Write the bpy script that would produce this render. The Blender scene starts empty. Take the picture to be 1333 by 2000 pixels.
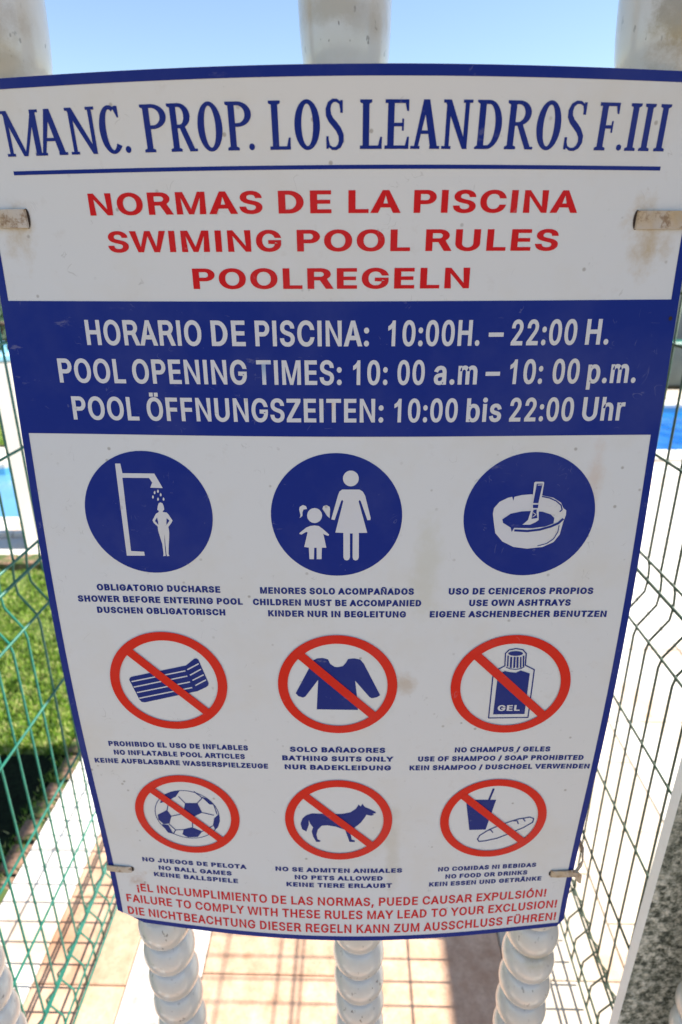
import bpy, bmesh, math, random
from mathutils import Vector, Matrix
from mathutils.geometry import tessellate_polygon
random.seed(7)
S = bpy.context.scene
COL = S.collection
sin, cos, PI = math.sin, math.cos, math.pi

# ------------------------------------------------------------------ camera, sky, sun, exposure
CAM = Vector((.01511, -.47857, 1.5))
cd = bpy.data.cameras.new('camera'); cam = bpy.data.objects.new('camera', cd); COL.objects.link(cam)
R = Matrix(((.999744, -.004918, .022095), (.022365, .365265, -.930635), (-.003493, .93089, .365282)))
cam.matrix_world = Matrix.Translation(CAM) @ R.to_4x4()
cd.sensor_fit = 'VERTICAL'; cd.sensor_height = 24; cd.lens = 15.0
cd.clip_start = .02; cd.clip_end = 3000
cd.dof.use_dof = True; cd.dof.focus_distance = .51; cd.dof.aperture_fstop = 4.6; cd.dof.aperture_blades = 7
S.camera = cam

ELEV, AZ = math.radians(55.4), math.radians(90)      # sun due +X (right of the gate)
W = bpy.data.worlds.new('World'); S.world = W; W.use_nodes = True
nt = W.node_tree; nt.nodes.clear()
sky = nt.nodes.new('ShaderNodeTexSky'); sky.sky_type = 'NISHITA'; sky.sun_disc = False
sky.sun_elevation = ELEV; sky.sun_rotation = AZ; sky.altitude = 20
sky.air_density = 1.0; sky.dust_density = 0.15; sky.ozone_density = 0.9
bg = nt.nodes.new('ShaderNodeBackground'); bg.inputs[1].default_value = .08
out = nt.nodes.new('ShaderNodeOutputWorld')
nt.links.new(sky.outputs[0], bg.inputs[0]); nt.links.new(bg.outputs[0], out.inputs[0])
sl = bpy.data.lights.new('sun', 'SUN'); sl.energy = 4.2; sl.angle = math.radians(.53); sl.color = (1, .95, .87)
so = bpy.data.objects.new('sun', sl); COL.objects.link(so)
sd = Vector((cos(ELEV), 0.0, sin(ELEV)))
so.rotation_euler = sd.to_track_quat('Z', 'Y').to_euler(); so.location = (6, 0, 9)
S.view_settings.view_transform = 'Standard'; S.view_settings.look = 'None'
S.view_settings.exposure = 1.5; S.view_settings.gamma = 1; S.view_settings.use_curve_mapping = False
S.cycles.max_bounces = 8; S.cycles.diffuse_bounces = 5; S.cycles.caustics_reflective = False; S.cycles.caustics_refractive = False

# ------------------------------------------------------------------ helpers
def mesh(name, V, F, mats, parent=None, mi=None, smooth=False, loc=None):
    me = bpy.data.meshes.new(name)
    off = Vector(loc) if loc is not None else (parent_world(parent) if parent else Vector((0, 0, 0)))
    me.from_pydata([tuple(Vector(v) - off) for v in V], [], F)
    if not isinstance(mats, (list, tuple)): mats = [mats]
    for m in mats: me.materials.append(m)
    if mi: me.polygons.foreach_set('material_index', mi)
    if smooth: me.polygons.foreach_set('use_smooth', [True] * len(me.polygons))
    me.update()
    o = bpy.data.objects.new(name, me); COL.objects.link(o)
    if parent:
        o.parent = parent; o.location = off - parent_world(parent)
    else: o.location = off
    return o
def parent_world(p):
    v = Vector(p.location)
    while p.parent: p = p.parent; v += p.location
    return v
def empty(name, loc):
    o = bpy.data.objects.new(name, None); o.location = loc; o.empty_display_size = .05; COL.objects.link(o); return o
def tag(o, label=None, cat=None, group=None, kind=None):
    if label: o['label'] = label
    if cat: o['category'] = cat
    if group: o['group'] = group
    if kind: o['kind'] = kind
    return o
def box(a, b):
    x0, y0, z0 = a; x1, y1, z1 = b
    V = [(x0,y0,z0),(x1,y0,z0),(x1,y1,z0),(x0,y1,z0),(x0,y0,z1),(x1,y0,z1),(x1,y1,z1),(x0,y1,z1)]
    F = [(0,3,2,1),(4,5,6,7),(0,1,5,4),(1,2,6,5),(2,3,7,6),(3,0,4,7)]
    return V, F
def bevbox(a, b, c=.003):
    # box whose top edges are chamfered
    x0, y0, z0 = a; x1, y1, z1 = b
    V = [(x0,y0,z0),(x1,y0,z0),(x1,y1,z0),(x0,y1,z0),
         (x0,y0,z1-c),(x1,y0,z1-c),(x1,y1,z1-c),(x0,y1,z1-c),
         (x0+c,y0+c,z1),(x1-c,y0+c,z1),(x1-c,y1-c,z1),(x0+c,y1-c,z1)]
    F = [(0,3,2,1),(8,9,10,11)]
    for i in range(4):
        j = (i+1) % 4
        F += [(i, j, 4+j, 4+i), (4+i, 4+j, 8+j, 8+i)]
    return V, F
def join(parts):
    V, F = [], []
    for v, f in parts:
        n = len(V); V += list(v); F += [tuple(i+n for i in q) for q in f]
    return V, F
def tube(path, r, seg=8, closed=False):
    V, F = [], []; n = len(path); P = [Vector(p) for p in path]
    up = Vector((0, 0, 1))
    t0 = (P[1]-P[0]).normalized()
    nrm = t0.cross(up) if abs(t0.dot(up)) < .95 else t0.cross(Vector((1, 0, 0)))
    nrm.normalize()
    for i, p in enumerate(P):
        a = P[max(i-1, 0)]; b = P[min(i+1, n-1)]
        t = (b-a).normalized(); nrm = (nrm - t*nrm.dot(t)).normalized(); bn = t.cross(nrm)
        for k in range(seg):
            q = 2*PI*k/seg; V.append(p + nrm*(r*cos(q)) + bn*(r*sin(q)))
    for i in range(n-1):
        for k in range(seg):
            F.append((i*seg+k, i*seg+(k+1) % seg, (i+1)*seg+(k+1) % seg, (i+1)*seg+k))
    F.append(tuple(range(seg))[::-1]); F.append(tuple((n-1)*seg+k for k in range(seg)))
    return V, F
def lathe(prof, axis=lambda z: (0, 0), seg=32):
    V, F = [], []
    for r, z in prof:
        cx, cy = axis(z)
        for k in range(seg):
            a = 2*PI*k/seg; V.append((cx+r*cos(a), cy+r*sin(a), z))
    for i in range(len(prof)-1):
        for k in range(seg):
            F.append((i*seg+k, i*seg+(k+1) % seg, (i+1)*seg+(k+1) % seg, (i+1)*seg+k))
    F.append(tuple(range(seg))[::-1]); F.append(tuple((len(prof)-1)*seg+k for k in range(seg)))
    return V, F

# ------------------------------------------------------------------ materials
class N:
    def __init__(s, name):
        s.m = bpy.data.materials.new(name); s.m.use_nodes = True; s.t = s.m.node_tree
        s.b = s.t.nodes['Principled BSDF']; s.tc = None
    def n(s, typ, **kw):
        o = s.t.nodes.new('ShaderNode'+typ)
        for k, v in kw.items(): setattr(o, k, v)
        return o
    def l(s, a, b): s.t.links.new(a, b)
    def coord(s, kind='Object'):
        if not s.tc: s.tc = s.n('TexCoord')
        return s.tc.outputs[kind]
    def pos(s): return s.n('NewGeometry').outputs['Position']
    def noise(s, scale, detail=4, rough=.6, vec=None, sc=None):
        o = s.n('TexNoise'); o.inputs['Scale'].default_value = scale; o.inputs['Detail'].default_value = detail
        o.inputs['Roughness'].default_value = rough
        v = vec or s.pos()
        if sc:
            m = s.n('Mapping'); m.inputs['Scale'].default_value = sc; s.l(v, m.inputs['Vector']); v = m.outputs[0]
        s.l(v, o.inputs['Vector']); return o.outputs['Fac']
    def voro(s, scale, vec=None, feature='F1', out='Distance'):
        o = s.n('TexVoronoi', feature=feature); o.inputs['Scale'].default_value = scale
        s.l(vec or s.pos(), o.inputs['Vector']); return o.outputs[out]
    def ramp(s, fac, stops):
        o = s.n('ValToRGB'); e = o.color_ramp.elements
        while len(e) < len(stops): e.new(.5)
        for i, (p, c) in enumerate(stops):
            e[i].position = p; e[i].color = (c, c, c, 1) if isinstance(c, (int, float)) else (*c, 1)
        s.l(fac, o.inputs[0]); return o.outputs[0]
    def mix(s, fac, a, b, mode='MIX'):
        o = s.n('Mix', data_type='RGBA', blend_type=mode)
        for k, v in ((0, fac), (6, a), (7, b)):
            if isinstance(v, (int, float)): o.inputs[k].default_value = v
            elif isinstance(v, tuple): o.inputs[k].default_value = (*v, 1)
            else: s.l(v, o.inputs[k])
        return o.outputs[2]
    def math(s, op, a, b=0., clamp=False):
        o = s.n('Math', operation=op, use_clamp=clamp)
        for k, v in ((0, a), (1, b)):
            if isinstance(v, (int, float)): o.inputs[k].default_value = v
            else: s.l(v, o.inputs[k])
        return o.outputs[0]
    def blob(s, c, r, vec=None, edge=.5, nz=None, sc=(1, 1, 1)):
        # 1 inside a ball round c, 0 outside, broken up by noise
        v = vec or s.pos()
        sub = s.n('VectorMath', operation='SUBTRACT'); s.l(v, sub.inputs[0]); sub.inputs[1].default_value = c
        mu = s.n('VectorMath', operation='MULTIPLY'); s.l(sub.outputs[0], mu.inputs[0]); mu.inputs[1].default_value = sc
        ln = s.n('VectorMath', operation='LENGTH'); s.l(mu.outputs[0], ln.inputs[0])
        d = s.math('DIVIDE', ln.outputs['Value'], r)
        if nz is not None: d = s.math('ADD', d, s.math('MULTIPLY', s.math('SUBTRACT', nz, .5), 1.8))
        mr = s.n('MapRange', interpolation_type='SMOOTHSTEP'); s.l(d, mr.inputs[0])
        mr.inputs[1].default_value = 1; mr.inputs[2].default_value = 1-edge
        mr.inputs[3].default_value = 0; mr.inputs[4].default_value = 1
        return mr.outputs[0]
    def col(s, c):
        if isinstance(c, tuple): s.b.inputs['Base Color'].default_value = (*c, 1)
        else: s.l(c, s.b.inputs['Base Color'])
    def bump(s, h, strength=.3, dist=.01):
        o = s.n('Bump'); o.inputs['Strength'].default_value = strength; o.inputs['Distance'].default_value = dist
        s.l(h, o.inputs['Height']); s.l(o.outputs[0], s.b.inputs['Normal'])
    def set(s, **kw):
        for k, v in kw.items(): s.b.inputs[k.replace('_', ' ')].default_value = v
        return s.m

SZ = 1.231                                    # height of the sign's v = 0
def simple(name, c, rough=.6, var=.15, scale=8, **kw):
    s = N(name); f = s.noise(scale)
    d = tuple(x*(1-var) for x in c); e = tuple(min(1, x*(1+var)) for x in c)
    s.col(s.ramp(f, [(.3, d), (.7, e)])); return s.set(Roughness=rough, **kw)

def sign_base(name, base, white):
    s = N(name)
    col = base
    n1 = s.noise(9, 5, .65); n2 = s.noise(60, 4, .7); n3 = s.noise(26, 6, .75, sc=(1, 1, 2.6))
    def arcs(sc, width, msk, lo):
        o_ = s.n('TexNoise'); o_.inputs['Scale'].default_value = sc; o_.inputs['Detail'].default_value = 1.5; o_.inputs['Distortion'].default_value = 1.6
        s.l(s.pos(), o_.inputs['Vector'])
        band = s.math('SUBTRACT', 1., s.math('DIVIDE', s.math('ABSOLUTE', s.math('SUBTRACT', o_.outputs['Fac'], .5)), width), clamp=True)
        return s.math('MULTIPLY', band, s.ramp(s.noise(msk, 2, .5), [(lo, 0.), (lo+.04, 1.)]))
    scr = s.math('MAXIMUM', arcs(34, .008, 48, .66), arcs(75, .016, 70, .665))
    if white:
        tint = (.60, .56, .47)
        col = s.mix(s.math('MULTIPLY', s.ramp(n1, [(.5, 0.), (.75, 1.)]), .45), base, tint)
        col = s.mix(s.math('MULTIPLY', s.ramp(n2, [(.62, 0.), (.75, 1.)]), .35), col, (.55, .53, .50))
        # small grey scuffs and specks
        sp = s.ramp(n3, [(.69, 0.), (.735, 1.)])
        col = s.mix(s.math('MULTIPLY', sp, .5), col, (.33, .32, .30))
        v = s.voro(70); vs = s.ramp(v, [(.06, 1.), (.12, 0.)]); vm = s.ramp(s.noise(17, 2), [(.50, 0.), (.58, 1.)])
        col = s.mix(s.math('MULTIPLY', s.math('MULTIPLY', vs, vm), .55), col, (.20, .17, .13))
        col = s.mix(s.math('MULTIPLY', scr, .38), col, (.26, .25, .23))
        nz = s.noise(38, 5, .7)
        for c, r, sc, colr, st in (
                ((-.226, .0, SZ+.287), .024, (1.2, 1, .8), (.42, .30, .13), .7),
                ((.219, .0, SZ+.283), .026, (1.1, 1, .85), (.43, .30, .13), .75),
                ((-.217, .0, SZ-.352), .022, (1, 1, .8), (.38, .20, .08), .9),
                ((-.205, .0, SZ-.344), .018, (.6, 1, 1), (.50, .40, .22), .7),
                ((.075, .0, SZ+.03), .03, (1.6, 1, .5), (.50, .48, .34), .32),
                ((.06, .0, SZ-.085), .013, (1, 1, .8), (.45, .35, .24), .6),
                ((.205, .0, SZ+.11), .02, (2, 1, .4), (.56, .42, .32), .45),
                ((.055, .0, SZ-.30), .05, (5, 1, .6), (.50, .46, .36), .4),
                ((-.01, .0, SZ+.327), .006, (1, 1, 1), (.45, .30, .2), .6)):
            b = s.blob(c, r, nz=nz, edge=.85, sc=sc)
            col = s.mix(s.math('MULTIPLY', b, st), col, colr)
    else:
        sp = s.ramp(n3, [(.64, 0.), (.70, 1.)]); n4 = s.noise(17, 2)
        sc_ = s.math('MULTIPLY', sp, s.ramp(n4, [(.42, 0.), (.56, 1.)]))
        col = s.mix(s.math('MULTIPLY', sc_, .20), base, (.42, .40, .42))
        col = s.mix(s.math('MULTIPLY', s.ramp(n1, [(.45, 0.), (.8, 1.)]), .06), col, (.4, .4, .42))
        col = s.mix(s.math('MULTIPLY', scr, .22), col, (.36, .36, .40))
    s.col(col)
    s.bump(s.math('ADD', n2, s.math('MULTIPLY', n1, .5)), .05, .002)
    s.set(Roughness=.45); s.b.inputs['Specular IOR Level'].default_value = .12
    return s.m
M = {}
M['white'] = sign_base('sign_white', (.64, .645, .64), True)
M['blue'] = sign_base('sign_blue', (.005, .021, .195), False)
M['navy'] = sign_base('sign_navy_print', (.010, .024, .175), False)
M['red'] = sign_base('sign_red', (.56, .010, .014), False)
M['ring'] = sign_base('sign_ring_red', (.62, .022, .010), False)
M['print_white'] = sign_base('sign_print_white', (.60, .60, .62), True)
s = N('sign_edge'); s.col((.55, .54, .52)); M['edge'] = s.set(Roughness=.5)
s = N('sign_edge_blue'); s.col((.03, .045, .16)); M['edgeblue'] = s.set(Roughness=.6)
s = N('dark_hole'); s.col((.03, .018, .012)); M['hole'] = s.set(Roughness=.9)

# white glossy painted balusters with rust and dirt
s = N('baluster_paint')
n1 = s.noise(14, 6, .7); n2 = s.noise(70, 5, .7); n3 = s.noise(120, 3, .6)
c = s.mix(s.math('MULTIPLY', s.ramp(n1, [(.42, 0.), (.7, 1.)]), .35), (.66, .62, .555), (.52, .44, .33))
nz = s.noise(30, 6, .75)
for ce, r, sc, cr, st in (((.236, .03, 1.645), .034, (1, .4, 1), (.36, .26, .13), 1.), ((.232, .03, 1.672), .030, (1, .4, .7), (.34, .29, .21), 1.),
                      ((.000, .03, 1.655), .022, (.7, .4, 1.6), (.44, .36, .24), .75), ((.020, .03, 1.648), .02, (1, .4, 1.3), (.46, .38, .28), .6),
                      ((-.232, .03, 1.645), .028, (1, .4, 1), (.43, .34, .24), .85), ((-.222, .03, 1.628), .02, (1, .4, 1), (.50, .42, .30), .8),
                      ((.235, .03, .735), .03, (1, .4, 1.6), (.45, .36, .2), .7)):
    c = s.mix(s.math('MULTIPLY', s.blob(ce, r, nz=nz, edge=.8, sc=sc), st), c, cr)
spk = s.ramp(s.noise(170, 2, .5, sc=(1, 1, .6)), [(.66, 0.), (.70, 1.)])
sp = s.math('MULTIPLY', s.math('MULTIPLY', spk, s.ramp(s.noise(22, 2), [(.45, .15), (.6, 1.)])), .75)
c = s.mix(sp, c, (.10, .07, .05))
s.col(c); s.bump(n2, .12, .003); s.set(Roughness=.3); s.b.inputs['Coat Weight'].default_value = .8
s.b.inputs['Coat Roughness'].default_value = .12
M['balus'] = s.m
s = N('dirty_tie_plastic')
n1 = s.noise(90, 6, .75); n2 = s.noise(35, 3, .6)
c = s.mix(s.ramp(n2, [(.35, 0.), (.65, 1.)]), (.52, .46, .39), (.46, .34, .20))
c = s.mix(s.math('MULTIPLY', s.ramp(n1, [(.52, 0.), (.62, 1.)]), .8), c, (.20, .11, .045))
s.col(c); s.bump(n1, .35, .002); M['tie'] = s.set(Roughness=.6)

s = N('green_wire'); n1 = s.noise(60, 3)
s.col(s.ramp(n1, [(.3, (.007, .11, .075)), (.7, (.013, .17, .12))])); s.b.inputs['Specular IOR Level'].default_value = .6
M['wire'] = s.set(Roughness=.38)
s = N('shaded_wire'); n1 = s.noise(60, 3)
s.col(s.ramp(n1, [(.3, (.012, .05, .030)), (.7, (.035, .055, .030))])); M['wire_shaded'] = s.set(Roughness=.5)  # darker, browner wire: the right fence's shaded side put into the colour

def stone(name, c1, c2, stain=None, rough=.85, scale=14, fine=160):
    s = N(name); a = s.noise(scale, 5, .65); b = s.noise(fine, 3, .7); d = s.noise(3.1, 3, .5)
    c = s.mix(s.ramp(a, [(.3, 0.), (.7, 1.)]), c1, c2)
    c = s.mix(s.math('MULTIPLY', s.ramp(b, [(.5, 0.), (.75, 1.)]), .35), c, tuple(x*.55 for x in c1))
    oi = s.n('ObjectInfo'); br = s.math('ADD', .88, s.math('MULTIPLY', oi.outputs['Random'], .22))
    cb = s.n('CombineXYZ')
    for k in range(3): s.l(br, cb.inputs[k])
    c = s.mix(1., c, cb.outputs[0], 'MULTIPLY')
    if stain:
        c = s.mix(s.math('MULTIPLY', s.ramp(d, [(.56, 0.), (.7, 1.)]), .7), c, stain)
        v = s.ramp(s.noise(7, 2, .5), [(.68, 0.), (.73, 1.)]); c = s.mix(s.math('MULTIPLY', v, .8), c, stain)
    s.col(c); s.bump(s.math('ADD', a, b), .4, .004); return s.set(Roughness=rough)
M['cream'] = stone('cream_paving', (.50, .42, .33), (.62, .54, .44), (.42, .24, .12))
M['whitepav'] = stone('white_paving', (.60, .55, .48), (.70, .66, .60), (.46, .28, .15))
M['pink'] = stone('pink_paver', (.42, .25, .155), (.60, .39, .27), (.30, .13, .06), scale=22, fine=120)
M['pinkpale'] = stone('pale_pink_paver', (.43, .25, .155), (.62, .41, .285), (.33, .14, .06), scale=22, fine=120)
M['street'] = stone('street_paving', (.28, .21, .14), (.34, .26, .18))
M['mortar'] = stone('mortar', (.38, .29, .21), (.46, .36, .27))
M['brown'] = stone('brown_rubber_strip', (.055, .026, .017), (.19, .095, .058), scale=26, fine=110)
M['grey'] = simple('grey', (.25, .25, .24))
s = N('roughcast'); v = s.voro(170); a = s.noise(120, 3, .6); b = s.noise(24, 3, .6)
c = s.ramp(a, [(.36, (.05, .055, .04)), (.45, (.20, .21, .165)), (.54, (.40, .40, .33)), (.66, (.72, .70, .60))])
c = s.mix(s.math('MULTIPLY', s.ramp(b, [(.4, 0.), (.65, 1.)]), .25), c, (.20, .22, .17))
s.col(c); s.bump(s.math('ADD', v, a), .6, .003); M['roughcast'] = s.set(Roughness=.95)
s = N('white_render'); a = s.noise(30, 5, .7); s.col(s.ramp(a, [(.3, (.86, .83, .78)), (.7, (.90, .88, .84))])); s.bump(a, .2, .004); M['render'] = s.set(Roughness=.9)
s = N('edging_brick'); a = s.noise(35, 5, .75); b = s.noise(16, 4, .7)
c = s.ramp(a, [(.3, (.07, .045, .03)), (.5, (.22, .13, .085)), (.7, (.34, .22, .15))])
c = s.mix(s.ramp(b, [(.46, 0.), (.56, 1.)]), c, (.055, .085, .018)); s.col(c); s.bump(a, .8, .006); M['brick'] = s.set(Roughness=.95)
s = N('soil'); a = s.noise(50, 5, .7); s.col(s.ramp(a, [(.3, (.018, .016, .008)), (.7, (.06, .05, .025))])); s.bump(a, 1, .01); M['soil'] = s.set(Roughness=1)
s = N('turf'); a = s.noise(40, 5, .7); s.col(s.ramp(a, [(.3, (.03, .05, .008)), (.55, (.10, .15, .02)), (.75, (.30, .26, .13))])); s.bump(a, 1, .01); M['turf'] = s.set(Roughness=1)
s = N('dark_ground'); a = s.noise(70, 5, .7); s.col(s.ramp(a, [(.35, (.004, .006, .003)), (.7, (.014, .026, .010))])); s.bump(a, 1, .015); s.b.inputs['Specular IOR Level'].default_value = .1; M['darkground'] = s.set(Roughness=1)
def leafm(name, cols, rough=.55, sc=6, translucent=True):
    s = N(name); a = s.noise(sc, 5, .8); oi = s.n('Attribute'); oi.attribute_name = 'tone'
    a = s.ramp(a, [(.32, 0.), (.68, 1.)]); f = s.math('ADD', s.math('MULTIPLY', a, .55), s.math('MULTIPLY', oi.outputs['Fac'], .45))
    k = len(cols); s.col(s.ramp(f, [(.28+.45*i/(k-1), c) for i, c in enumerate(cols)]))
    s.set(Roughness=rough)
    if translucent:
        s.b.inputs['Transmission Weight'].default_value = 0
        tr = s.n('BsdfTranslucent'); mx = s.n('MixShader'); mx.inputs[0].default_value = .4
        s.l(s.b.inputs['Base Color'].links[0].from_socket, tr.inputs[0])
        s.l(s.b.outputs[0], mx.inputs[1]); s.l(tr.outputs[0], mx.inputs[2])
        s.l(mx.outputs[0], s.t.nodes['Material Output'].inputs[0])
    return s.m
M['grass'] = leafm('grass_blades', [(.03, .075, .008), (.14, .28, .022), (.34, .53, .06), (.68, .64, .28)], sc=16)
M['hedge'] = leafm('hedge_leaves', [(.008, .035, .012), (.02, .07, .028), (.05, .12, .045)], sc=3)
s = N('pool_water'); a = s.noise(5, 3, .6); g = s.n('SeparateXYZ'); s.l(s.pos(), g.inputs[0])
mr = s.n('MapRange'); s.l(g.outputs[0], mr.inputs[0]); mr.inputs[1].default_value = -2.6; mr.inputs[2].default_value = 2.2
deep = s.ramp(mr.outputs[0], [(0., (.10, .25, .42)), (.25, (.07, .24, .44)), (1., (.001, .10, .38))])
vv = s.voro(7, feature='SMOOTH_F1')
s.col(s.mix(s.math('MULTIPLY', s.ramp(vv, [(.25, 0.), (.75, 1.)]), .30), deep, (.10, .34, .56)))
s.bump(a, .25, .05); M['water'] = s.set(Roughness=.06)
s = N('pool_tile'); s.col((.10, .33, .50)); M['pooltile'] = s.set(Roughness=.3)
M['canvas'] = simple('canvas', (.55, .48, .36), .9)
M['greywall'] = simple('grey_wall', (.14, .16, .14), .9, .2, 4)
M['beigewall'] = simple('beige_wall', (.42, .38, .31), .9, .12, 2)
M['plaster'] = simple('plaster', (.70, .66, .60), .9, .05, 2)
M['rooftile'] = simple('roof_tile', (.30, .12, .06), .85, .3, 5)
M['paleblue'] = simple('pale_blue_plastic', (.25, .52, .66), .4)
M['glass'] = simple('dark_glass', (.02, .03, .04), .08)
M['bark'] = simple('bark', (.10, .07, .05), .95, .3, 10)

# ------------------------------------------------------------------ setting: ground, lawn, path, terrace
o = mesh('ground', [(-900,-900,-.10),(900,-900,-.10),(900,900,-.10),(-900,900,-.10)], [(0,1,2,3)], M['soil']); tag(o, kind='structure')
POOL = [(-7,3.14),(-3,3.14),(-1.6,3.16),(-.3,3.5),(1.0,4.35),(2.3,4.80),(3.0,4.66),(4.2,4.9),(7,5.3),(7,7.2),(4.6,6.75),(3.3,6.45),(1.2,6.5),(-.4,6.2),(-1.6,5.4),(-2.62,4.42),(-2.75,4.2),(-3.4,4.1),(-4.6,4.3),(-7,4.5)]
def smoothpoly(P, it=2):
    for _ in range(it):
        Q = []
        for i in range(len(P)):
            a, b = P[i], P[(i+1) % len(P)]
            Q += [(a[0]*.75+b[0]*.25, a[1]*.75+b[1]*.25), (a[0]*.25+b[0]*.75, a[1]*.25+b[1]*.75)]
        P = Q
    return P
PL = smoothpoly(POOL)
def offset(P, d):
    Q = []
    for i in range(len(P)):
        a = Vector(P[i-1]); b = Vector(P[(i+1) % len(P)]); t = (b-a).normalized()
        Q.append((P[i][0]+t.y*d, P[i][1]-t.x*d))
    return Q
def resample(P, step):
    out = []; acc = 0
    pts = P + [P[0]]
    for a, b in zip(pts, pts[1:]):
        L = math.dist(a, b); t = (step-acc) if out else 0
        while t < L:
            out.append((a[0]+(b[0]-a[0])*t/L, a[1]+(b[1]-a[1])*t/L)); t += step
        acc = L-(t-step)
    return out
RP = resample(PL, .50)
IN = offset(RP, .0); OUT = offset(RP, .26)
# pool terrace: one sheet with the pool cut out of it
bm = bmesh.new()
outer = [(-12,2.63),(-.87,2.63),(-.87,1.35),(.9,1.35),(.9,-.62),(12,-.62),(12,7.0),(-12,7.0)]
def loop(pts, z):
    vs = [bm.verts.new((x, y, z)) for x, y in pts]
    return [bm.edges.new((vs[i], vs[(i+1) % len(vs)])) for i in range(len(vs))]
e = loop(outer, -.004) + loop(offset(RP, .05), -.004)
bmesh.ops.triangle_fill(bm, edges=e, use_beauty=True)
bmesh.ops.recalc_face_normals(bm, faces=bm.faces)
for f in bm.faces:
    if f.normal.z < 0: f.normal_flip()
me = bpy.data.meshes.new('pool_terrace'); bm.to_mesh(me); bm.free(); me.materials.append(M['whitepav'])
terr = bpy.data.objects.new('pool_terrace', me); COL.objects.link(terr); tag(terr, kind='structure')
# basin and water
V = [(x, y, -.004) for x, y in IN] + [(x, y, -1.3) for x, y in IN]; n = len(IN)
F = [(i, (i+1) % n, n+(i+1) % n, n+i) for i in range(n)] + [tuple(n+i for i in range(n))]
tag(mesh('pool_basin', V, F, M['pooltile']), kind='structure')
tag(mesh('pool_water', [(x, y, -.06) for x, y in IN], [tuple(range(n))], M['water']), kind='structure')
cop = mesh('pool_coping', [(x, y, .001) for x, y in offset(RP, .01)] + [(x, y, .001) for x, y in offset(RP, .25)],
           [(i, n+i, n+(i+1) % n, (i+1) % n) for i in range(n)], M['mortar']); tag(cop, kind='structure')
for i in range(n):
    a, b, c_, d = Vector(IN[i]), Vector(IN[(i+1) % n]), Vector(OUT[(i+1) % n]), Vector(OUT[i])
    ctr = (a+b+c_+d)/4; q = [ctr+(p-ctr)*.985 for p in (a, b, c_, d)]
    V = [(p.x, p.y, -.02) for p in q] + [(p.x, p.y, .028) for p in q]
    mesh('coping_stone', V, [(0,1,2,3),(4,7,6,5),(0,4,5,1),(1,5,6,2),(2,6,7,3),(3,7,4,0)], M['whitepav'], cop)
st_ = mesh('street_paving', *box((-12, -12, -.09), (12, -.62, -.003)), M['street']); tag(st_, kind='structure')
# path between the fences: mortar bed with pavers standing 6 mm proud
bed = mesh('path', *box((-.87, -.619, -.05), (.9, 1.35, -.005)), M['mortar']); tag(bed, kind='structure')
def row(x0, x1, nx, y0, y1, step, mat, stagger=0, name='paver', par=None, gap=.0022, top=.004):
    w = (x1-x0)/nx
    for i in range(nx):
        y = y0 - (stagger*step/2 if i % 2 else 0)
        while y < y1:
            a, b = max(y, y0), min(y+step, y1)
            if b-a > .02:
                dz = random.uniform(-.0008, .0008)
                V, F = bevbox((x0+i*w+gap/2, a+gap/2, -.03), (x0+(i+1)*w-gap/2, b-gap/2, top+dz), .0025)
                mesh(name, V, F, mat, par or bed)
            y += step
row(-.87, -.70, 1, -.6, 1.35, .35, M['whitepav'], name='kerb_stone')
row(-.70, -.49, 1, -.6, 1.35, .21, M['pink'])
row(-.49, -.325, 1, -.6, 1.35, .40, M['whitepav'])
row(-.325, .36, 2, -.6, 1.35, .27, M['pinkpale'], 1)
row(.36, .90, 2, -.6, 1.35, .27, M['cream'], 1)
# large terrace slabs in the part that shows right of the sign
st = .45
for i in range(0, 9):
    for j in range(0, 8):
        x0 = .9+i*st; y0 = 1.0+j*st - (st if False else 0)
        y0 = .0+j*.45+.0
        xm, ym = x0+st/2, y0+st/2
        r = xm/(ym+.479)
        if .22 < r < .8 and ym < 4.3:
            V, F = bevbox((x0+.003, y0+.003, -.02), (x0+st-.003, y0+.45-.003, .004+random.uniform(-.001, .001)), .002)
            mesh('paving_slab', V, F, M['whitepav'], terr)
for j in range(0, 3):                                   # slabs of the left terrace by the lawn
    for i in range(0, 9):
        x0 = -3.6+i*.3; V, F = bevbox((x0+.003, 2.64, -.02), (x0+.297, 2.885, .004), .002)
    break
for i in range(9):
    x0 = -3.6+i*.3; V, F = bevbox((x0+.003, 2.64, -.02), (x0+.297, 2.885, .004+random.uniform(-.001, .001)), .002)
    mesh('paving_slab', V, F, M['whitepav'], terr)
# brown kerb beyond the lawn, lawn soil, brick edging
kb = mesh('lawn_kerb', *box((-6, 2.53, -.1), (-.95, 2.60, .0)), M['mortar']); tag(kb, kind='structure')
x = -4.2
while x < -.96:
    V, F = bevbox((x+.004, 2.515, -.06), (min(x+.2, -.955)-.004, 2.625, .03+random.uniform(-.006, .004)), .008)
    mesh('edging_brick', V, F, M['brick'], kb); x += .2
lawn_soil = mesh('lawn_ground', *box((-12, -.62, -.09), (-.935, 2.51, -.015)), M['turf']); tag(lawn_soil, kind='structure')
dark_patch = mesh('dark_ground_patch', *box((-3.2, .02, -.02), (-.937, 1.165, -.006)), M['darkground']); tag(dark_patch, kind='structure')  # flat near-black patch over the near end of the lawn
far_soil = mesh('far_lawn_ground', *box((-12, 4.85, -.09), (-2.9, 6.6, .004)), M['soil']); tag(far_soil, kind='structure')
eb = mesh('brick_edging', *box((-.932, -.6, -.09), (-.873, 2.51, -.03)), M['soil']); tag(eb, kind='structure')
y = -.1
while y < 2.5:
    L = random.uniform(.07, .12); w = random.uniform(-.006, .006)
    V, F = bevbox((-.930+w, y+.005, -.06), (-.876+w*.5, y+L-.005, .010+random.uniform(-.014, .008)), .007)
    mesh('edging_brick', V, F, M['brick'], eb); y += L
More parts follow.
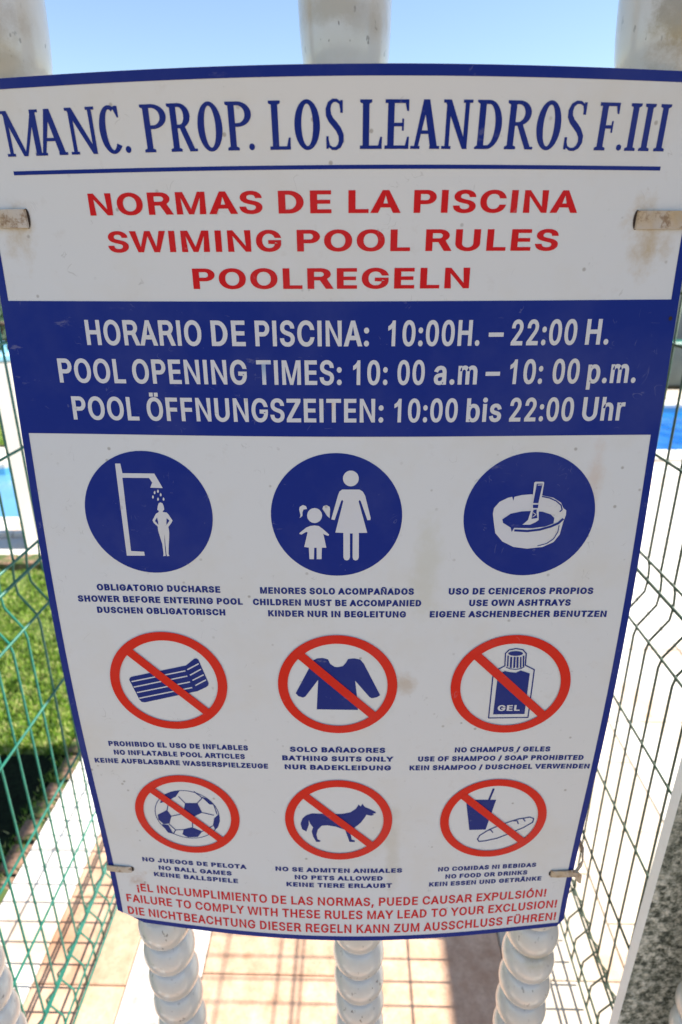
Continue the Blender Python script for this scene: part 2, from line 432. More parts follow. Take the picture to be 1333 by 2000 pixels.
def grass(name, n, fx, h, w, mat, z=-.015):
    V, F, T = [], [], []
    for _ in range(n):
        q = fx()
        if not q: continue
        x, y, dens = q; hh = h*random.uniform(.5, 1.2)*dens; a = random.uniform(0, 2*PI); l = random.uniform(.0, .75)*hh
        b = random.uniform(0, 2*PI); dx, dy = cos(a)*w*.5, sin(a)*w*.5; k = len(V)
        V += [(x-dx, y-dy, z), (x+dx, y+dy, z), (x+dx*.7+cos(b)*l*.4, y+dy*.7+sin(b)*l*.4, z+hh*.6), (x-dx*.7+cos(b)*l*.4, y-dy*.7+sin(b)*l*.4, z+hh*.6), (x+cos(b)*l, y+sin(b)*l, z+hh)]
        F += [(k, k+1, k+2, k+3), (k+3, k+2, k+4)]; t = random.random(); T += [t]*5
    o = mesh(name, V, F, mat)
    at = o.data.attributes.new('tone', 'FLOAT', 'POINT'); at.data.foreach_set('value', T)
    return tag(o, kind='stuff')
def near():
    y = random.uniform(1.06, 2.5); x = random.uniform(-.70, -.36)*(y+.479)-.02
    if x > -.935: x = random.uniform(-1.15, -.935) if random.random() < .3 else None
    if x is None: return None
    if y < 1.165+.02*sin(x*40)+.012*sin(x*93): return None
    p = sin(x*9+1.3)*sin(y*7.3)+sin(x*23+y*17)*.5
    if p > 1.05 and random.random() < .85: return None
    return x, y, .8+.35*sin(x*31)*sin(y*27)
def farl():
    y = random.uniform(4.9, 6.6); x = random.uniform(-.66, -.5)*(y+.479); return x, y, 1
g1 = grass('lawn_grass', 30000, near, .026, .0050, M['grass'])
g1['label'] = 'short sunlit lawn grass with pale dry patches behind the left fence'
g2 = grass('far_grass', 9000, farl, .05, .012, M['grass'], .004)
g2['label'] = 'strip of grass beyond the left end of the pool'
def mossf():
    return random.uniform(-.955, -.905), random.uniform(.3, 1.9), 1
g3 = grass('edge_moss', 1500, mossf, .030, .004, M['grass'], -.02)

# far side: light path strip, hedge, walls
tag(mesh('far_path', *box((-12, 7.002, -.09), (12, 7.5, .006)), M['cream']), kind='structure')
def foliage(name, n, box_, size, mat, parent, seed=1):
    rnd = random.Random(seed); V, F, T = [], [], []
    (x0, y0, z0), (x1, y1, z1) = box_
    for _ in range(n):
        p = Vector((rnd.uniform(x0, x1), rnd.uniform(y0, y1), rnd.uniform(z0, z1)))
        bulge = .12*sin(p.x*3.1)+.08*sin(p.x*7.7+1)
        if p.z > z1-.1+bulge: continue
        a = Vector((rnd.gauss(0,1), rnd.gauss(0,1), rnd.gauss(0,1))).normalized(); b = a.orthogonal().normalized()
        k = len(V); s_ = size*rnd.uniform(.5, 1.3)
        V += [p-a*s_, p+b*s_*.45, p+a*s_, p-b*s_*.45]; F.append((k, k+1, k+2, k+3)); T += [rnd.random()]*4
    o = mesh(name, V, F, mat, parent)
    at = o.data.attributes.new('tone', 'FLOAT', 'POINT'); at.data.foreach_set('value', T)
    return o
hd = empty('hedge', (-5.2, 8.4, 0)); tag(hd, 'trimmed dark green hedge beyond the pool at the left edge', 'hedge')
foliage('foliage', 9000, ((-9.5, 8.0, .0), (-2.5, 8.7, 1.05)), .06, M['hedge'], hd, 3)
mesh('stem', *box((-9.4, 8.2, 0), (-2.6, 8.5, .75)), M['bark'], hd)
tag(mesh('garden_wall', *bevbox((-12, 11, 0), (2.2, 11.2, 1.6), .02), M['beigewall']), 'long beige garden wall behind the hedge on the left', 'wall')
lw = empty('planter_wall', (4.5, 7.6, 0)); tag(lw, 'low grey green wall behind the right part of the pool', 'wall')
mesh('wall', *box((2.0, 7.55, .05), (12, 7.8, .53)), M['greywall'], lw)
mesh('base_course', *box((2.0, 7.53, .0), (12, 7.8, .05)), M['soil'], lw)
mesh('wall_cap', *bevbox((1.98, 7.52, .53), (12, 7.83, .57), .01), M['wire'], lw)
tag(mesh('boundary_wall', *bevbox((2.4, 9.4, 0), (14, 9.6, 2.0), .02), M['beigewall']), 'beige boundary wall beyond the pool on the right', 'wall')
hs = empty('bungalow', (-3, 19, 0)); tag(hs, 'low white bungalow with tiled roof far behind the pool', 'house')
mesh('wall', *box((-9, 17, 0), (2, 22, 2.5)), M['plaster'], hs)
mesh('roof', [(-9.3,16.7,2.5),(2.3,16.7,2.5),(2.3,22.3,2.5),(-9.3,22.3,2.5),(-9.3,19.5,3.4),(2.3,19.5,3.4)], [(0,1,5,4),(2,3,4,5),(0,4,3),(1,2,5),(0,3,2,1)], M['rooftile'], hs)
for x in (-7.5, -5, -2.5, 0):
    w_ = mesh('window', *box((x, 16.95, 1.0), (x+1.1, 16.998, 2.0)), M['plaster'], hs); mesh('pane', *box((x+.08, 16.93, 1.08), (x+1.02, 16.948, 1.92)), M['glass'], w_)

# white pool post with a pale blue cap, left of the sign
pp = empty('shower_post', (-1.80, 2.80, 0)); tag(pp, 'white square shower post with pale blue cap by the left pool terrace', 'post')
def turned(a, b, c, ang, ctr):
    V, F = bevbox(a, b, c); ca, sa = cos(ang), sin(ang)
    return [(ctr[0]+x*ca-y*sa, ctr[1]+x*sa+y*ca, z) for x, y, z in V], F
PC = (-1.790, 2.845); PA = math.radians(29)
mesh('post', *turned((-.08, -.08, .004), (.08, .08, 1.035), .006, PA, PC), M['plaster'], pp)
mesh('cap', *turned((-.084, -.084, 1.036), (.084, .084, 1.066), .008, PA, PC), M['paleblue'], pp)
mesh('shower_head', *lathe([(.012, 1.067), (.012, 1.10), (.02, 1.11), (.02, 1.12)], lambda z: PC, 12), M['paleblue'], pp)

# ------------------------------------------------------------------ mesh fences
def wire_profile(sgn):
    pts = [(0, .012), (0, .075), (.0, .08), (.026*sgn, .118), (.026*sgn, .128), (.0, .165), (0, .175)]
    pts += [(0, .5), (0, .875), (.004*sgn, .895), (.030*sgn, .935), (.032*sgn, .960), (.030*sgn, .985), (.026*sgn, 1.0), (.026*sgn, 1.2), (.026*sgn, 1.46)]
    return pts
def fence(name, X, sgn, y0, y1, label, ph, WM):
    root = empty(name, (X, (y0+y1)/2, 0)); tag(root, label, 'fence', 'green mesh fences along the path')
    prof = wire_profile(sgn)
    V, F = tube([(X+dx, 0, z) for dx, z in prof], .0022, 6)
    proto = None; y = y0+ph
    while y < y1:
        if proto is None:
            proto = mesh('vertical_wire', V, F, WM, None, smooth=True, loc=(X, 0, 0))
            proto.parent = root; proto.location = Vector((X, y, 0))-root.location
        else:
            c = proto.copy(); COL.objects.link(c); c.parent = root; c.location = Vector((X, y, 0))-root.location
        y += .05
    for z, dx in ((.025, 0), (.068, 0), (.123, .026), (.172, 0), (.35, 0), (.535, 0), (.725, 0), (.895, .004), (.960, .034), (1.003, .026), (1.185, .026), (1.37, .026), (1.45, .026)):
        xx = X+dx*sgn - sgn*.0048
        V2, F2 = tube([(xx, y0, z), (xx, y1, z)], .0026 if abs(z-.96) > .01 else .0034, 6)
        mesh('horizontal_wire', V2, F2, WM, root, smooth=True)
    for yy in (y1+.03,):
        mesh('fence_post', *bevbox((X-.02, yy-.02, 0), (X+.02, yy+.02, 1.5), .004), M['wire'], root)
    return root
fence('mesh_fence', -.57, -1, .13, 2.5, 'sunlit green wire mesh fence left of the path in front of the lawn', .012, M['wire'])
fence('mesh_fence', .515, 1, .15, 2.5, 'green wire mesh fence right of the path, seen against bright paving', .02, M['wire_shaded'])

# rough grey wall panel at the right of the gate, and an unseen pillar added to keep sun off the sign
WV, WF = box((.3885, .112, 0), (1.6, .130, 2.1))
WV = [(x+(.024*(z-.35) if x < 1 else 0), y, z) for x, y, z in WV]
tag(mesh('roughcast_wall', WV, WF, [M['roughcast'], M['render']], mi=[1, 0, 0, 1, 1, 1]),
    'rough grey pebbledash wall panel at the lower right beside the gate', 'wall')
tag(mesh('sun_block_pillar', *box((.62, -.30, 0), (1.9, .108, 3.3)), M['render']), 'unseen white rendered pillar added right of the balusters to shade the sign', 'wall')
bmx = empty('awning_beam', (1.81, .11, 2.2)); tag(bmx, 'dark wooden beam projecting high from the added pillar over the terrace', 'beam')
mesh('beam', *bevbox((1.735, .109, 2.15), (1.875, 1.5, 2.20), .004), M['bark'], bmx)
mesh('bracket', *box((1.79, .109, 1.95), (1.82, .30, 2.149)), M['bark'], bmx)
blocker = mesh('added_shade_blocker', *box((-2.6, .50, 2.40), (.755, 1.205, 2.412)), M['canvas']); tag(blocker, 'unseen added canvas shade sail stretched high over the path', 'shade blocker')  # unseen canvas sheet added high up to cast shade on the lawn

# ------------------------------------------------------------------ gate of white balusters
gate = empty('baluster_gate', (0, .06, 0)); tag(gate, 'white painted gate of turned balusters carrying the pool rules sign', 'gate')
def bprof():
    p = [(.020, .07), (.024, .08)]
    z = .085; pitch = .0462; n = int((1.595-z)/pitch)
    for i in range(n):
        for k in range(13):
            t = k/12; r = .0312*(1-((2*t-1)*.70)**2)**.5
            p.append((r, z+(i+t)*pitch))
    zt = z+n*pitch
    p += [(.0225, zt+.002), (.0222, 1.602), (.0245, 1.610), (.0282, 1.620), (.0305, 1.632), (.0318, 1.648), (.0324, 1.665), (.0326, 1.70), (.0326, 1.93)]
    return p
PROF = bprof()
BX = [(-.700, -.735), (-.463, -.49), (-.2105, -.2365), (.0235, .0065), (.2300, .2275), (.4600, .457)]
for i, (xb, xt) in enumerate(BX):
    ax = lambda z, xb=xb, xt=xt: (xb+(xt-xb)*(z-.62)/1.03, .06)
    V, F = lathe(PROF, ax, 40)
    mesh('baluster', V, F, M['balus'], gate, smooth=True)
mesh('top_rail', *bevbox((-.78, .03, 1.93), (.60, .09, 1.98), .006), M['balus'], gate)
mesh('bottom_rail', *bevbox((-.78, .035, .03), (.60, .085, .075), .006), M['balus'], gate)

# ------------------------------------------------------------------ the sign: a slightly bowed sheet
K0, K1, K3, K4, KV, KV3, KV4, TW, K2 = .31797, .44779, 4.38145, .725, .208806, -.230262, -1.14999, -.010674, -.0146343
def surf(u, v, off=0.):
    def f(u, v):
        k = K0+K1*v+K3*v*v+K4*v**3
        th = k*u
        return Vector((sin(th)/k, (1-cos(th))/k+K2*u**4*100+TW*u*v+.5*KV*v*v+KV3*v**3+KV4*v**4, v+SZ))
    p = f(u, v)
    if off:
        e = 1e-4; a = f(u+e, v)-p; b = f(u, v+e)-p; p = p+a.cross(b).normalized()*off
    return p
SX, SY0, SY1 = .25, -.42, .3796
sign = empty('rules_sign', (0, .0, SZ+SY0)); tag(sign, 'large white and blue swimming pool rules board in three languages, tied to the balusters', 'sign')
MMU = .001
def surfmesh(name, P2, F, mat, off, parent=None, cut=(.012, .02)):
    """flat art (metres, sign coordinates) cut to small faces and laid on the bowed sheet"""
    bm = bmesh.new(); vs = [bm.verts.new((*p, 0)[:3]) for p in P2]
    for f in F:
        try: bm.faces.new([vs[i] for i in f])
        except ValueError: pass
    for ax, st in ((0, cut[0]), (1, cut[1])):
        if not st: continue
        lo = min(v.co[ax] for v in bm.verts); hi = max(v.co[ax] for v in bm.verts)
        q = math.floor(lo/st)*st+st
        while q < hi:
            co = Vector((q, 0, 0)) if ax == 0 else Vector((0, q, 0)); no = Vector((1, 0, 0)) if ax == 0 else Vector((0, 1, 0))
            bmesh.ops.bisect_plane(bm, geom=bm.verts[:]+bm.edges[:]+bm.faces[:], plane_co=co, plane_no=no, dist=1e-7); q += st
    if name == 'border': trim(bm)
    base = parent_world(parent or sign)
    for v in bm.verts: v.co = surf(v.co.x, v.co.y, off+v.co.z) - base
    bm.normal_update()
    for f in bm.faces:
        if f.normal.y > 0: f.normal_flip()
    me = bpy.data.meshes.new(name); bm.to_mesh(me); bm.free(); me.materials.append(mat)
    me.polygons.foreach_set('use_smooth', [True]*len(me.polygons))
    o = bpy.data.objects.new(name, me); COL.objects.link(o); o.parent = parent or sign
    return o
# the sheet itself, corners rounded, 3 mm thick
def rrect(x0, y0, x1, y1, r, n=6):
    P = []
    for cx, cy, a0 in ((x1-r, y1-r, 0), (x0+r, y1-r, 90), (x0+r, y0+r, 180), (x1-r, y0+r, 270)):
        for k in range(n+1):
            a = math.radians(a0+90*k/n); P.append((cx+r*cos(a), cy+r*sin(a)))
    return P
bm = bmesh.new()
P = rrect(-SX, SY0, SX, SY1, .009)
f = bm.faces.new([bm.verts.new((x, y, 0)) for x, y in P])
for ax, st_, rng in ((0, .0125, (-20, 20)), (1, .02, (-21, 20))):
    for i in range(*rng):
        co = Vector((i*st_, 0, 0)) if ax == 0 else Vector((0, i*st_, 0)); no = Vector((1, 0, 0)) if ax == 0 else Vector((0, 1, 0))
        bmesh.ops.bisect_plane(bm, geom=bm.verts[:]+bm.edges[:]+bm.faces[:], plane_co=co, plane_no=no, dist=1e-7)
CUTS = [((-.2345, SY0+.0065), (-.45, -1)), ((.2470, SY0+.0055), (1, -.75))]
def trim(bm):
    for p, n_ in CUTS:
        bmesh.ops.bisect_plane(bm, geom=bm.verts[:]+bm.edges[:]+bm.faces[:], plane_co=(p[0], p[1], 0), plane_no=(n_[0], n_[1], 0), clear_outer=True, dist=1e-7)
trim(bm)
r_ = bmesh.ops.extrude_face_region(bm, geom=bm.faces[:])
back = set(v for v in r_['geom'] if isinstance(v, bmesh.types.BMVert))
for v in bm.verts: v.co = surf(v.co.x, v.co.y, -.0015 if v in back else 0.) - parent_world(sign)
bmesh.ops.recalc_face_normals(bm, faces=bm.faces)
me = bpy.data.meshes.new('panel'); bm.to_mesh(me); bm.free(); me.materials.append(M['white']); me.materials.append(M['edgeblue'])
for p_ in me.polygons:
    if abs(p_.normal.y) < .5: p_.material_index = 1
o = bpy.data.objects.new('panel', me); COL.objects.link(o); o.parent = sign
L1, L2, L3, L4 = .00022, .00044, .00066, .00088
def rect(x0, y0, x1, y1): return [(x0, y0), (x1, y0), (x1, y1), (x0, y1)], [(0, 1, 2, 3)]
def ringpoly(A, B):
    n = len(A); return A+B, [(i, (i+1) % n, n+(i+1) % n, n+i) for i in range(n)]
e_ = .0001
surfmesh('border', *ringpoly(rrect(-SX+e_, SY0+e_, SX-e_, SY1-e_, .0085), rrect(-.2440, SY0+.0056, .2440, SY1-.0059, .0012)), M['blue'], L1)
surfmesh('blue_band', *rect(-.2441, .1430, .2441, .2422), M['blue'], L1*1.15)
surfmesh('header_rule', *rect(-.2222, .32455, .2198, .32695), M['blue'], L1)

